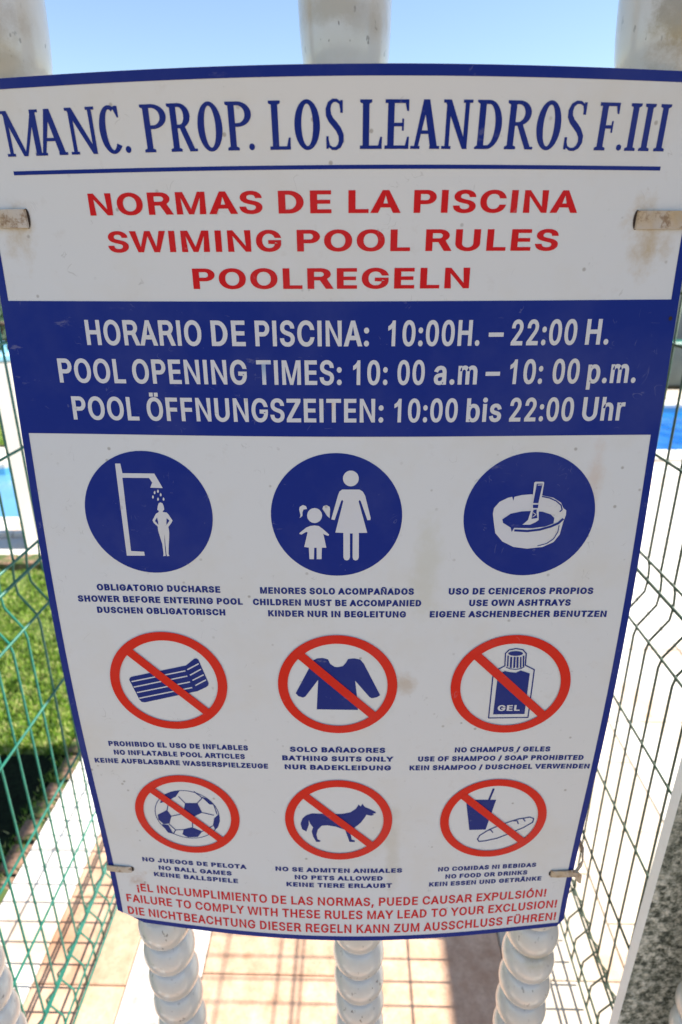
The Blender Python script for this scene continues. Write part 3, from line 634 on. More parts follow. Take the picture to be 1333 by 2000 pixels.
# ---- text
GLY = {" ":[188,[]],"!":[196,[[[[67,160],[63,509],[132,509],[128,160]]],[[[89,-4],[81,-1],[73,3],[66,9],[60,16],[56,24],[53,32],[52,41],[53,50],[56,58],[60,66],[66,73],[73,79],[81,83],[89,86],[107,86],[116,83],[123,79],[130,73],[136,66],[140,58],[143,50],[143,32],[140,24],[136,16],[130,9],[123,3],[116,-1],[107,-4]]]]],",":[188,[[[[38,-119],[68,71],[137,71],[84,-119]]]]],".":[188,[[[[86,-4],[78,-1],[70,3],[63,9],[57,16],[53,24],[50,32],[50,50],[53,59],[57,66],[63,73],[70,79],[78,83],[86,86],[95,87],[104,86],[113,83],[121,79],[128,73],[134,66],[138,59],[140,50],[141,41],[140,32],[138,24],[134,16],[128,9],[121,3],[113,-1],[104,-4]]]]],"/":[249,[[[[235,533],[71,-76],[14,-76],[178,533]]]]],"0":[453,[[[[227,-7],[191,-3],[158,7],[130,24],[105,48],[85,77],[69,113],[53,178],[48,254],[53,330],[69,395],[85,431],[106,461],[130,484],[159,502],[191,512],[227,516],[262,512],[295,502],[323,484],[348,461],[368,431],[384,395],[400,330],[405,254],[400,178],[384,113],[368,77],[348,48],[323,24],[295,7],[263,-3]],[[227,50],[245,51],[261,56],[276,63],[290,74],[306,92],[320,116],[330,144],[340,194],[344,254],[340,314],[330,365],[320,393],[306,416],[290,435],[276,446],[261,453],[245,458],[227,460],[209,458],[192,453],[177,446],[163,435],[147,416],[134,393],[123,365],[113,314],[109,254],[113,194],[123,144],[134,116],[147,92],[163,74],[177,63],[192,56],[209,51]]]]],"1":[453,[[[[276,509],[276,0],[212,0],[212,402],[160,362],[100,336],[100,393],[155,422],[205,464],[232,509]]]]],"2":[453,[[[[64,0],[64,47],[234,229],[261,257],[282,282],[299,305],[311,327],[316,341],[319,356],[320,371],[319,389],[315,405],[308,419],[298,431],[287,441],[273,449],[258,455],[241,458],[224,460],[205,458],[188,454],[172,447],[159,438],[148,427],[139,413],[132,398],[128,381],[127,362],[66,362],[68,391],[75,418],[86,442],[102,464],[121,482],[143,496],[168,507],[196,513],[225,516],[254,513],[281,507],[306,497],[328,482],[346,465],[361,445],[372,423],[379,398],[381,372],[380,354],[377,336],[371,318],[357,290],[336,259],[306,223],[267,180],[153,60],[153,57],[389,57],[389,0]]]]],":":[188,[[[[86,-4],[78,-1],[70,3],[63,9],[57,16],[53,24],[50,32],[50,50],[53,59],[57,66],[63,73],[70,79],[78,83],[86,86],[95,87],[104,86],[113,83],[121,79],[128,73],[134,66],[138,59],[140,50],[141,41],[140,32],[138,24],[134,16],[128,9],[121,3],[113,-1],[104,-4]]],[[[95,271],[86,272],[78,274],[70,278],[63,284],[57,291],[53,299],[50,307],[50,325],[53,334],[57,342],[63,349],[78,359],[86,361],[95,362],[104,361],[113,359],[128,349],[134,342],[138,334],[140,325],[141,316],[140,307],[138,299],[134,291],[128,284],[121,278],[113,274],[104,272]]]]],"A":[480,[[[[10,0],[203,509],[278,509],[470,0],[397,0],[349,132],[130,132],[83,0]],[[154,192],[326,192],[240,428]]]]],"B":[470,[[[[60,0],[60,509],[265,509],[270,509],[313,502],[352,483],[383,454],[402,417],[408,376],[400,335],[379,299],[377,250],[409,219],[429,180],[435,137],[427,94],[405,56],[372,26],[331,7],[285,0]],[[262,294],[297,302],[325,324],[340,355],[340,391],[325,422],[297,444],[262,452],[125,452],[125,294]],[[275,57],[315,66],[347,91],[365,127],[365,168],[347,204],[315,229],[275,238],[125,238],[125,57]]]]],"C":[510,[[[[267,-7],[225,-3],[186,7],[150,25],[119,49],[92,79],[70,115],[53,157],[44,203],[40,254],[44,305],[53,352],[70,393],[92,429],[119,459],[150,484],[186,501],[225,512],[267,516],[305,513],[340,504],[362,496],[383,485],[402,471],[419,456],[435,438],[448,418],[459,397],[467,373],[473,348],[408,348],[404,365],[389,395],[380,407],[369,418],[357,428],[337,440],[315,449],[292,454],[267,456],[237,453],[209,445],[184,432],[161,414],[141,391],[125,364],[113,332],[106,295],[103,254],[106,213],[113,177],[125,145],[141,117],[161,94],[184,76],[210,63],[237,56],[267,53],[292,55],[315,60],[337,69],[357,81],[369,90],[380,102],[389,114],[397,128],[404,144],[408,160],[473,160],[467,135],[459,112],[448,91],[435,71],[420,53],[402,38],[373,19],[341,5],[305,-4]]]]],"D":[500,[[[[60,0],[60,509],[215,509],[220,509],[271,503],[320,484],[363,453],[400,413],[427,365],[444,311],[450,254],[444,198],[427,144],[400,96],[363,56],[320,25],[271,6],[220,0]],[[212,58],[255,65],[296,84],[331,116],[357,156],[374,204],[380,254],[374,305],[357,353],[331,393],[296,425],[255,444],[212,451],[125,451],[125,58]]]]],"E":[419,[[[[60,0],[60,509],[372,509],[372,452],[125,452],[125,286],[355,286],[355,229],[125,229],[125,57],[375,57],[375,0]]]]],"F":[410,[[[[60,0],[60,509],[369,509],[369,452],[125,452],[125,278],[346,278],[346,221],[125,221],[125,0]]]]],"G":[520,[[[[269,-7],[225,-3],[185,7],[149,25],[118,49],[91,79],[69,116],[53,157],[43,203],[40,254],[43,305],[53,352],[69,393],[91,429],[117,459],[149,484],[184,501],[223,512],[265,516],[304,513],[340,504],[363,494],[384,483],[403,469],[421,453],[436,436],[449,416],[460,395],[468,373],[474,349],[408,349],[399,372],[387,393],[373,411],[356,427],[344,436],[330,443],[315,448],[291,454],[265,456],[236,453],[209,445],[183,432],[160,414],[141,392],[125,364],[113,332],[106,295],[103,254],[106,213],[113,177],[125,145],[141,117],[161,95],[184,76],[210,63],[238,56],[269,53],[296,55],[322,61],[345,71],[365,85],[382,102],[396,123],[407,147],[413,173],[415,202],[434,199],[283,199],[283,256],[478,256],[478,200],[475,160],[466,124],[451,91],[431,62],[406,38],[377,19],[344,5],[308,-4]]]]],"H":[517,[[[[60,0],[60,509],[125,509],[125,289],[392,289],[392,509],[457,509],[457,0],[392,0],[392,232],[125,232],[125,0]]]]],"I":[185,[[[[60,0],[60,509],[125,509],[125,0]]]]],"J":[400,[[[[272,509],[336,509],[336,150],[336,150],[331,109],[316,72],[292,39],[261,14],[225,-2],[186,-7],[147,-2],[111,14],[80,39],[56,72],[41,109],[36,150],[98,150],[98,150],[102,119],[115,91],[134,69],[158,55],[185,50],[212,55],[236,69],[255,91],[268,119],[272,150]]]]],"K":[490,[[[[60,509],[125,509],[125,268],[372,509],[460,509],[246,303],[474,0],[392,0],[200,259],[125,187],[125,0],[60,0]]]]],"L":[393,[[[[60,0],[60,509],[125,509],[125,57],[361,57],[361,0]]]]],"M":[628,[[[[60,0],[60,509],[152,509],[314,88],[476,509],[568,509],[568,0],[504,0],[504,405],[342,0],[286,0],[124,405],[124,0]]]]],"N":[523,[[[[60,0],[60,509],[124,509],[399,105],[399,509],[463,509],[463,0],[400,0],[124,405],[124,0]]]]],"O":[533,[[[[267,-7],[225,-3],[186,7],[150,25],[119,49],[92,79],[70,115],[53,157],[44,203],[40,254],[44,305],[53,352],[70,393],[92,429],[119,459],[150,484],[186,501],[225,512],[267,516],[309,512],[348,501],[384,484],[415,459],[442,429],[464,393],[480,352],[490,305],[493,254],[490,203],[480,157],[464,115],[442,79],[415,49],[384,25],[348,7],[309,-3]],[[267,53],[296,55],[324,63],[349,76],[372,94],[392,116],[408,144],[420,176],[428,213],[430,254],[428,295],[420,332],[408,365],[392,392],[372,415],[349,433],[324,446],[296,453],[267,456],[237,453],[210,445],[184,433],[161,415],[142,392],[125,364],[113,332],[106,295],[103,254],[106,213],[113,176],[125,144],[142,117],[161,94],[184,76],[210,63],[237,55]]]]],"P":[455,[[[[60,0],[60,509],[270,509],[275,509],[321,502],[363,480],[396,447],[418,405],[425,359],[418,313],[396,271],[363,238],[321,216],[275,209],[125,209],[125,0]],[[270,267],[304,274],[334,294],[353,324],[360,359],[353,394],[334,424],[304,444],[270,451],[125,451],[125,267]]]]],"R":[485,[[[[60,0],[60,509],[280,509],[285,509],[329,503],[370,486],[403,459],[425,424],[436,385],[434,345],[419,307],[392,275],[356,251],[470,0],[393,0],[283,226],[125,226],[125,0]],[[278,283],[314,289],[344,308],[365,335],[372,367],[365,399],[344,426],[314,445],[278,451],[125,451],[125,283]]]]],"S":[447,[[[[224,-9],[188,-7],[156,-1],[128,9],[102,23],[81,40],[64,60],[51,83],[42,109],[38,137],[104,137],[108,118],[114,102],[123,88],[136,76],[150,66],[166,59],[194,52],[224,49],[246,50],[267,54],[286,60],[303,69],[317,79],[329,92],[338,106],[344,122],[346,139],[345,151],[342,161],[338,171],[332,179],[322,189],[310,197],[296,205],[272,214],[184,239],[145,253],[112,269],[86,289],[71,307],[60,326],[54,348],[52,372],[54,400],[62,425],[75,448],[92,468],[113,484],[138,498],[165,508],[195,514],[227,516],[259,514],[289,508],[316,498],[340,484],[360,468],[377,449],[390,427],[398,403],[401,378],[337,378],[334,396],[326,412],[316,426],[302,437],[280,449],[254,456],[225,459],[204,457],[185,454],[167,448],[152,440],[139,430],[129,418],[121,405],[117,391],[115,376],[116,363],[119,352],[124,342],[131,334],[142,324],[155,315],[169,308],[212,293],[264,279],[312,264],[336,252],[359,238],[372,226],[384,213],[395,198],[402,180],[407,161],[408,139],[406,112],[399,87],[386,64],[370,43],[349,25],[323,11],[294,0],[261,-7]]]]],"T":[449,[[[[32,452],[32,509],[417,509],[417,452],[257,452],[257,0],[193,0],[193,452]]]]],"U":[520,[[[[60,509],[125,509],[125,180],[125,170],[130,139],[143,110],[165,85],[192,66],[225,54],[260,50],[295,54],[328,66],[355,85],[377,110],[390,139],[395,170],[395,509],[460,509],[460,170],[460,170],[455,130],[440,93],[416,59],[385,31],[347,10],[305,-4],[260,-8],[215,-4],[173,10],[135,31],[104,59],[80,93],[65,130],[60,170]]]]],"V":[480,[[[[8,509],[80,509],[240,92],[400,509],[472,509],[276,0],[204,0]]]]],"W":[686,[[[[8,509],[77,509],[178,98],[306,509],[380,509],[508,98],[609,509],[678,509],[545,0],[475,0],[343,420],[211,0],[141,0]]]]],"X":[474,[[[[10,509],[90,509],[237,318],[384,509],[464,509],[279,262],[470,0],[388,0],[237,206],[86,0],[4,0],[195,262]]]]],"Y":[472,[[[[6,509],[86,509],[236,274],[386,509],[466,509],[268,210],[268,0],[204,0],[204,210]]]]],"Z":[438,[[[[38,509],[402,509],[402,458],[112,58],[408,58],[408,0],[28,0],[28,50],[318,451],[38,451]]]]],"a":[389,[[[[160,-9],[137,-7],[115,-3],[94,5],[76,15],[60,29],[48,45],[38,63],[32,84],[30,108],[32,128],[36,146],[43,161],[53,174],[64,184],[78,193],[100,203],[125,211],[257,231],[265,235],[272,241],[274,245],[276,255],[275,272],[272,285],[267,297],[260,307],[251,315],[240,322],[227,327],[212,330],[196,331],[178,330],[163,327],[149,322],[137,316],[127,309],[118,301],[110,292],[104,283],[100,274],[41,291],[51,313],[64,331],[79,346],[95,358],[114,368],[133,375],[163,382],[194,384],[215,383],[239,379],[255,375],[271,369],[286,360],[300,350],[312,336],[322,320],[330,301],[335,278],[337,251],[337,0],[277,0],[277,52],[272,52],[264,38],[252,25],[242,16],[229,8],[215,1],[199,-4],[181,-7]],[[170,45],[192,47],[211,51],[228,59],[242,68],[254,80],[263,93],[270,108],[274,122],[276,138],[276,190],[267,184],[216,173],[175,168],[154,164],[134,159],[122,153],[112,147],[103,139],[98,132],[95,124],[93,115],[92,105],[93,93],[96,82],[102,72],[109,64],[119,57],[130,52],[142,48],[156,46]]]]],"b":[424,[[[[229,-8],[208,-7],[189,-3],[172,4],[159,12],[147,21],[138,31],[118,59],[112,59],[112,0],[53,0],[53,509],[114,509],[114,319],[118,319],[127,331],[137,346],[158,364],[171,373],[188,379],[207,383],[229,384],[259,382],[287,374],[313,361],[335,342],[354,320],[370,293],[381,261],[388,227],[390,189],[388,151],[381,116],[370,84],[355,57],[336,34],[313,16],[288,3],[260,-6]],[[220,47],[242,49],[262,55],[279,66],[294,80],[306,97],[316,117],[323,139],[327,163],[328,189],[327,215],[323,239],[316,261],[307,281],[295,298],[280,311],[262,322],[243,328],[220,330],[198,328],[178,322],[161,312],[147,299],[134,282],[125,263],[118,241],[114,216],[113,189],[114,162],[118,138],[125,115],[135,95],[147,78],[162,65],[179,55],[198,49]]]]],"h":[410,[[[[114,227],[114,0],[53,0],[53,509],[114,509],[114,287],[102,287],[116,319],[132,344],[152,362],[175,374],[200,382],[227,384],[252,383],[275,377],[295,369],[313,356],[328,340],[341,321],[350,298],[355,271],[357,240],[357,0],[296,0],[296,235],[295,256],[290,275],[283,291],[273,304],[260,315],[246,323],[229,328],[210,329],[192,328],[176,324],[161,317],[147,308],[136,297],[126,283],[119,266],[115,248]]]]],"i":[167,[[[[53,0],[53,379],[114,379],[114,0]]],[[[84,443],[75,444],[67,446],[60,449],[48,461],[44,468],[42,475],[41,483],[42,491],[44,499],[48,506],[60,517],[67,521],[75,523],[84,524],[92,523],[100,521],[114,512],[119,506],[123,499],[126,491],[126,475],[119,461],[114,455],[107,449],[100,446],[92,444]]]]],"m":[610,[[[[53,0],[53,379],[112,379],[112,295],[108,295],[114,314],[122,331],[132,346],[144,358],[158,368],[172,376],[187,382],[203,385],[219,386],[239,385],[257,380],[273,372],[287,361],[303,342],[314,320],[321,295],[312,295],[318,312],[326,329],[337,343],[350,356],[364,366],[381,375],[398,381],[417,385],[437,386],[458,385],[478,380],[497,372],[514,361],[529,346],[541,328],[550,307],[555,283],[557,255],[557,0],[496,0],[496,254],[494,273],[490,289],[483,302],[473,313],[456,323],[438,329],[419,330],[402,329],[387,326],[374,320],[363,312],[353,302],[345,290],[340,277],[336,263],[335,247],[335,0],[274,0],[274,260],[273,275],[269,288],[262,301],[253,311],[242,320],[229,326],[215,329],[199,330],[185,329],[171,326],[158,320],[145,312],[135,302],[126,289],[119,274],[115,257],[114,238],[114,0]]]]],"p":[424,[[[[53,-143],[53,379],[112,379],[112,319],[118,319],[137,346],[158,364],[171,373],[188,379],[207,383],[229,384],[259,382],[287,374],[313,361],[335,342],[354,320],[370,293],[381,261],[388,227],[390,189],[388,151],[381,116],[370,84],[355,57],[336,34],[313,16],[288,3],[260,-6],[229,-8],[208,-7],[189,-3],[173,4],[159,12],[147,21],[138,31],[118,59],[114,59],[114,-143]],[[220,47],[242,49],[262,55],[279,66],[294,80],[306,97],[316,117],[323,139],[327,163],[328,189],[327,215],[323,239],[316,261],[307,281],[295,298],[280,311],[262,322],[243,328],[220,330],[198,328],[178,322],[161,312],[147,299],[134,282],[125,263],[118,241],[114,216],[113,189],[114,162],[118,138],[125,115],[135,95],[147,78],[162,65],[179,55],[198,49]]]]],"r":[259,[[[[53,0],[53,379],[112,379],[112,321],[115,321],[124,339],[137,354],[152,367],[171,377],[191,383],[213,385],[229,384],[243,384],[243,322],[207,326],[190,324],[174,321],[159,315],[146,306],[135,296],[126,284],[119,269],[115,254],[114,237],[114,0]]]]],"s":[365,[[[[182,-8],[157,-7],[133,-3],[112,3],[93,12],[76,24],[62,38],[50,54],[41,73],[36,94],[94,107],[99,92],[105,79],[114,69],[124,60],[141,52],[160,47],[181,45],[206,47],[227,53],[244,62],[255,71],[262,81],[267,91],[268,103],[267,112],[265,121],[260,129],[254,136],[243,144],[229,150],[212,155],[149,170],[118,180],[92,192],[72,208],[61,222],[53,237],[48,255],[47,274],[49,295],[55,314],[65,332],[79,347],[95,360],[115,370],[137,378],[161,383],[187,384],[212,383],[234,379],[254,372],[271,363],[286,352],[299,339],[309,324],[318,308],[324,290],[268,277],[262,291],[254,304],[243,316],[232,323],[219,328],[205,331],[187,333],[166,331],[147,326],[131,317],[121,308],[114,299],[110,289],[109,277],[110,267],[112,258],[117,250],[124,243],[136,235],[152,229],[172,223],[229,209],[261,200],[287,187],[306,171],[317,158],[325,142],[330,125],[331,107],[329,85],[323,65],[312,47],[298,31],[281,18],[260,6],[236,-2],[210,-7]]]]],"¡":[196,[[[[64,-125],[68,222],[129,222],[133,-125]]],[[[98,296],[89,297],[81,299],[66,309],[60,317],[56,324],[53,333],[52,342],[53,351],[56,359],[60,367],[66,374],[73,380],[81,384],[89,387],[98,388],[107,387],[116,384],[123,380],[131,374],[141,359],[143,351],[144,342],[143,333],[141,324],[131,309],[116,299],[107,297]]]]],"Ä":[480,[[[[10,0],[203,509],[278,509],[470,0],[397,0],[349,132],[130,132],[83,0]],[[154,192],[326,192],[240,428]]],[[[133,560],[133,618],[197,618],[197,560]]],[[[283,560],[283,618],[347,618],[347,560]]]]],"Ñ":[523,[[[[60,0],[60,509],[124,509],[399,105],[399,509],[463,509],[463,0],[400,0],[124,405],[124,0]]],[[[150,560],[150,585],[172,618],[215,620],[262,596],[292,592],[312,618],[348,618],[340,575],[305,552],[262,556],[222,578],[196,580],[184,560]]]]],"Ó":[533,[[[[267,-7],[225,-3],[186,7],[150,25],[119,49],[92,79],[70,115],[53,157],[44,203],[40,254],[44,305],[53,352],[70,393],[92,429],[119,459],[150,484],[186,501],[225,512],[267,516],[309,512],[348,501],[384,484],[415,459],[442,429],[464,393],[480,352],[490,305],[493,254],[490,203],[480,157],[464,115],[442,79],[415,49],[384,25],[348,7],[309,-3]],[[267,53],[296,55],[324,63],[349,76],[372,94],[392,116],[408,144],[420,176],[428,213],[430,254],[428,295],[420,332],[408,365],[392,392],[372,415],[349,433],[324,446],[296,453],[267,456],[237,453],[210,445],[184,433],[161,415],[142,392],[125,364],[113,332],[106,295],[103,254],[106,213],[113,176],[125,144],[142,117],[161,94],[184,76],[210,63],[237,55]]],[[[240,555],[285,640],[350,640],[290,555]]]]],"Ö":[533,[[[[267,-7],[225,-3],[186,7],[150,25],[119,49],[92,79],[70,115],[53,157],[44,203],[40,254],[44,305],[53,352],[70,393],[92,429],[119,459],[150,484],[186,501],[225,512],[267,516],[309,512],[348,501],[384,484],[415,459],[442,429],[464,393],[480,352],[490,305],[493,254],[490,203],[480,157],[464,115],[442,79],[415,49],[384,25],[348,7],[309,-3]],[[267,53],[296,55],[324,63],[349,76],[372,94],[392,116],[408,144],[420,176],[428,213],[430,254],[428,295],[420,332],[408,365],[392,392],[372,415],[349,433],[324,446],[296,453],[267,456],[237,453],[210,445],[184,433],[161,415],[142,392],[125,364],[113,332],[106,295],[103,254],[106,213],[113,176],[125,144],[142,117],[161,94],[184,76],[210,63],[237,55]]],[[[160,560],[160,618],[224,618],[224,560]]],[[[310,560],[310,618],[374,618],[374,560]]]]],"Ü":[520,[[[[60,509],[125,509],[125,180],[125,170],[130,139],[143,110],[165,85],[192,66],[225,54],[260,50],[295,54],[328,66],[355,85],[377,110],[390,139],[395,170],[395,509],[460,509],[460,170],[460,170],[455,130],[440,93],[416,59],[385,31],[347,10],[305,-4],[260,-8],[215,-4],[173,10],[135,31],[104,59],[80,93],[65,130],[60,170]]],[[[153,560],[153,618],[217,618],[217,560]]],[[[303,560],[303,618],[367,618],[367,560]]]]],"–":[350,[[[[350,244],[350,188],[0,188],[0,244]]]]]}          # letter outlines: advance, pieces of [outline, counters...], cap height 509
def fatten(c, ax, ay):
    n = len(c); out = []
    for i in range(n):
        p, q, r = Vector(c[i-1]), Vector(c[i]), Vector(c[(i+1) % n])
        t1 = (q-p).normalized(); t2 = (r-q).normalized()
        n1 = Vector((-t1.y, t1.x)); n2 = Vector((-t2.y, t2.x))
        m = (n1+n2)/max(.55, 1+n1.dot(n2))
        out.append((q.x+m.x*ax, q.y+m.y*ay))
    return out
def glyphs(text, ax, ay, extra):
    V, F = [], []; x = 0.; k = 0
    for ch in text:
        adv, pieces = GLY[ch]
        for pc in pieces:
            loops = [[(px+x, py) for px, py in fatten(c, ax, ay)] for c in pc]
            tris = tessellate_polygon([[Vector((px, py, 0)) for px, py in c] for c in loops])
            n = len(V); k += 1
            V += [(px, py, (k % 3)*.00002) for c in loops for px, py in c]
            F += [tuple(n+i for i in t) for t in tris]
        x += adv+2*ax+extra if ch != ' ' else adv+ax+extra
    return V, F
# style: material, thickening across and up, letter gap, layer, cap height in mm
STY = {'rt': ('red', 31, 19, 2, L1, 13.6), 'bw': ('print_white', 27, 17, -4, L2, 18.1), 'cap': ('navy', 56, 33, -6, L1, 6.1),
       'rb': ('red', 27, 17, 0, L1, 11.6), 'gel': ('print_white', 40, 24, 0, L3, 6.6)}
def line(text, u0, u1, v, cap, style):
    mat, ax, ay, ex, lay, cap0 = STY[style]
    V, F = glyphs(text, ax, ay, ex)
    x0 = min(p[0] for p in V); x1 = max(p[0] for p in V)
    sx = (u1-u0)/(x1-x0); sy = cap0/(509+2*ay)
    P = [((u0+(x-x0)*sx)*MMU, (v+(y+ay)*sy)*MMU, z) for x, y, z in V]
    surfmesh('text_line', P, F, M[mat], lay, cut=(.012, None))
TEXT = [
 ('NORMAS', -169.85, -48.03, 298.8, 14.07, 'rt'),
 ('DE', -37.25, -1.71, 298.8, 13.59, 'rt'),
 ('LA', 9.62, 44.62, 298.8, 13.53, 'rt'),
 ('PISCINA', 53.22, 165.4, 298.8, 13.54, 'rt'),
 ('SWIMING', -160.1, -36.32, 275.1, 14.22, 'rt'),
 ('POOL', -25.67, 51.84, 275.1, 13.83, 'rt'),
 ('RULES', 62.43, 154.68, 275.1, 13.8, 'rt'),
 ('POOLREGELN', -100.86, 94.52, 250.7, 15.35, 'rt'),
 ('HORARIO', -186.37, -98.1, 211.0, 18.64, 'bw'),
 ('DE', -90.79, -65.58, 211.0, 18.35, 'bw'),
 ('PISCINA:', -58.37, 24.54, 211.0, 18.27, 'bw'),
 ('10:00H.', 38.35, 105.03, 211.0, 18.16, 'bw'),
 ('–', 111.45, 122.42, 211.0, 18.2, 'bw'),
 ('22:00', 128.1, 176.66, 211.0, 18.22, 'bw'),
 ('H.', 183.45, 201.02, 211.0, 18.3, 'bw'),
 ('POOL', -212.27, -159.57, 182.8, 18.32, 'bw'),
 ('OPENING', -153.92, -66.13, 182.8, 18.19, 'bw'),
 ('TIMES:', -58.76, 4.66, 182.8, 17.97, 'bw'),
 ('10:', 13.07, 38.65, 182.8, 17.88, 'bw'),
 ('00', 45.9, 66.15, 182.8, 17.86, 'bw'),
 ('a.m', 73.04, 105.27, 182.8, 17.86, 'bw'),
 ('–', 111.44, 122.24, 182.8, 17.88, 'bw'),
 ('10:', 129.59, 154.44, 182.8, 17.9, 'bw'),
 ('00', 161.85, 182.18, 182.8, 17.92, 'bw'),
 ('p.m.', 188.46, 225.85, 182.8, 17.94, 'bw'),
 ('POOL', -205.28, -152.37, 154.3, 18.41, 'bw'),
 ('ÖFFNUNGSZEITEN:', -145.83, 36.18, 154.3, 18.3, 'bw'),
 ('10:00', 44.37, 92.43, 154.3, 18.03, 'bw'),
 ('bis', 99.1, 125.83, 154.3, 18.03, 'bw'),
 ('22:00', 132.14, 181.29, 154.3, 18.04, 'bw'),
 ('Uhr', 188.06, 220.77, 154.3, 18.05, 'bw'),
 ('OBLIGATORIO DUCHARSE', -206.29, -99.32, 6.2, 6.94, 'cap'),
 ('SHOWER BEFORE ENTERING POOL', -224.53, -80.68, -5.0, 6.49, 'cap'),
 ('DUSCHEN OBLIGATORISCH', -209.06, -96.43, -15.9, 6.51, 'cap'),
 ('MENORES SOLO ACOMPAÑADOS', -65.16, 64.99, 6.2, 5.93, 'cap'),
 ('CHILDREN MUST BE ACCOMPANIED', -71.87, 71.69, -5.0, 5.83, 'cap'),
 ('KINDER NUR IN BEGLEITUNG', -59.27, 59.12, -15.9, 5.57, 'cap'),
 ('USO DE CENICEROS PROPIOS', 94.29, 216.43, 6.2, 5.79, 'cap'),
 ('USE OWN ASHTRAYS', 112.38, 198.74, -5.0, 5.98, 'cap'),
 ('EIGENE ASCHENBECHER BENUTZEN', 79.37, 230.72, -15.9, 5.83, 'cap'),
 ('PROHIBIDO EL USO DE INFLABLES', -221.03, -85.72, -165, 5.76, 'cap'),
 ('NO INFLATABLE POOL ARTICLES', -217.44, -89.4, -175.9, 6.26, 'cap'),
 ('KEINE AUFBLASBARE WASSERSPIELZEUGE', -238.23, -67.65, -187, 6.05, 'cap'),
 ('SOLO BAÑADORES', -45.82, 44.71, -165, 6.56, 'cap'),
 ('BATHING SUITS ONLY', -53.43, 52.8, -175.9, 6.48, 'cap'),
 ('NUR BADEKLEIDUNG', -51.5, 50.75, -187, 6.63, 'cap'),
 ('NO CHAMPUS / GELES', 110.45, 201.19, -165, 6.44, 'cap'),
 ('USE OF SHAMPOO / SOAP PROHIBITED', 76.18, 234.49, -175.9, 6.39, 'cap'),
 ('KEIN SHAMPOO / DUSCHGEL VERWENDEN', 68.45, 241.89, -187, 5.97, 'cap'),
 ('NO JUEGOS DE PELOTA', -210.17, -96.99, -326, 6.72, 'cap'),
 ('NO BALL GAMES', -193.37, -113.72, -336.8, 6.99, 'cap'),
 ('KEINE BALLSPIELE', -199.91, -107.48, -347.2, 6.72, 'cap'),
 ('NO SE ADMITEN ANIMALES', -66.48, 65.99, -326, 6.27, 'cap'),
 ('NO PETS ALLOWED', -46.54, 46.0, -336.8, 6.31, 'cap'),
 ('KEINE TIERE ERLAUBT', -55.61, 55.84, -347.2, 6.83, 'cap'),
 ('NO COMIDAS NI BEBIDAS', 103.62, 207.95, -326, 6.32, 'cap'),
 ('NO FOOD OR DRINKS', 111.85, 199.61, -336.8, 6.42, 'cap'),
 ('KEIN ESSEN UND GETRÄNKE', 95.07, 216.09, -347.2, 5.87, 'cap'),
 ('¡EL INCLUMPLIMIENTO DE LAS NORMAS, PUEDE CAUSAR EXPULSIÓN!', -222.22, 224.35, -372.6, 11.92, 'rb'),
 ('FAILURE TO COMPLY WITH THESE RULES MAY LEAD TO YOUR EXCLUSION!', -236.58, 238.68, -390.8, 11.7, 'rb'),
 ('DIE NICHTBEACHTUNG DIESER REGELN KANN ZUM AUSSCHLUSS FÜHREN!', -237.54, 240.03, -409.8, 11.9, 'rb'),
 ('GEL', 146.34, 166.62, -115.4, 7.17, 'gel')]
for t in TEXT: line(*t)

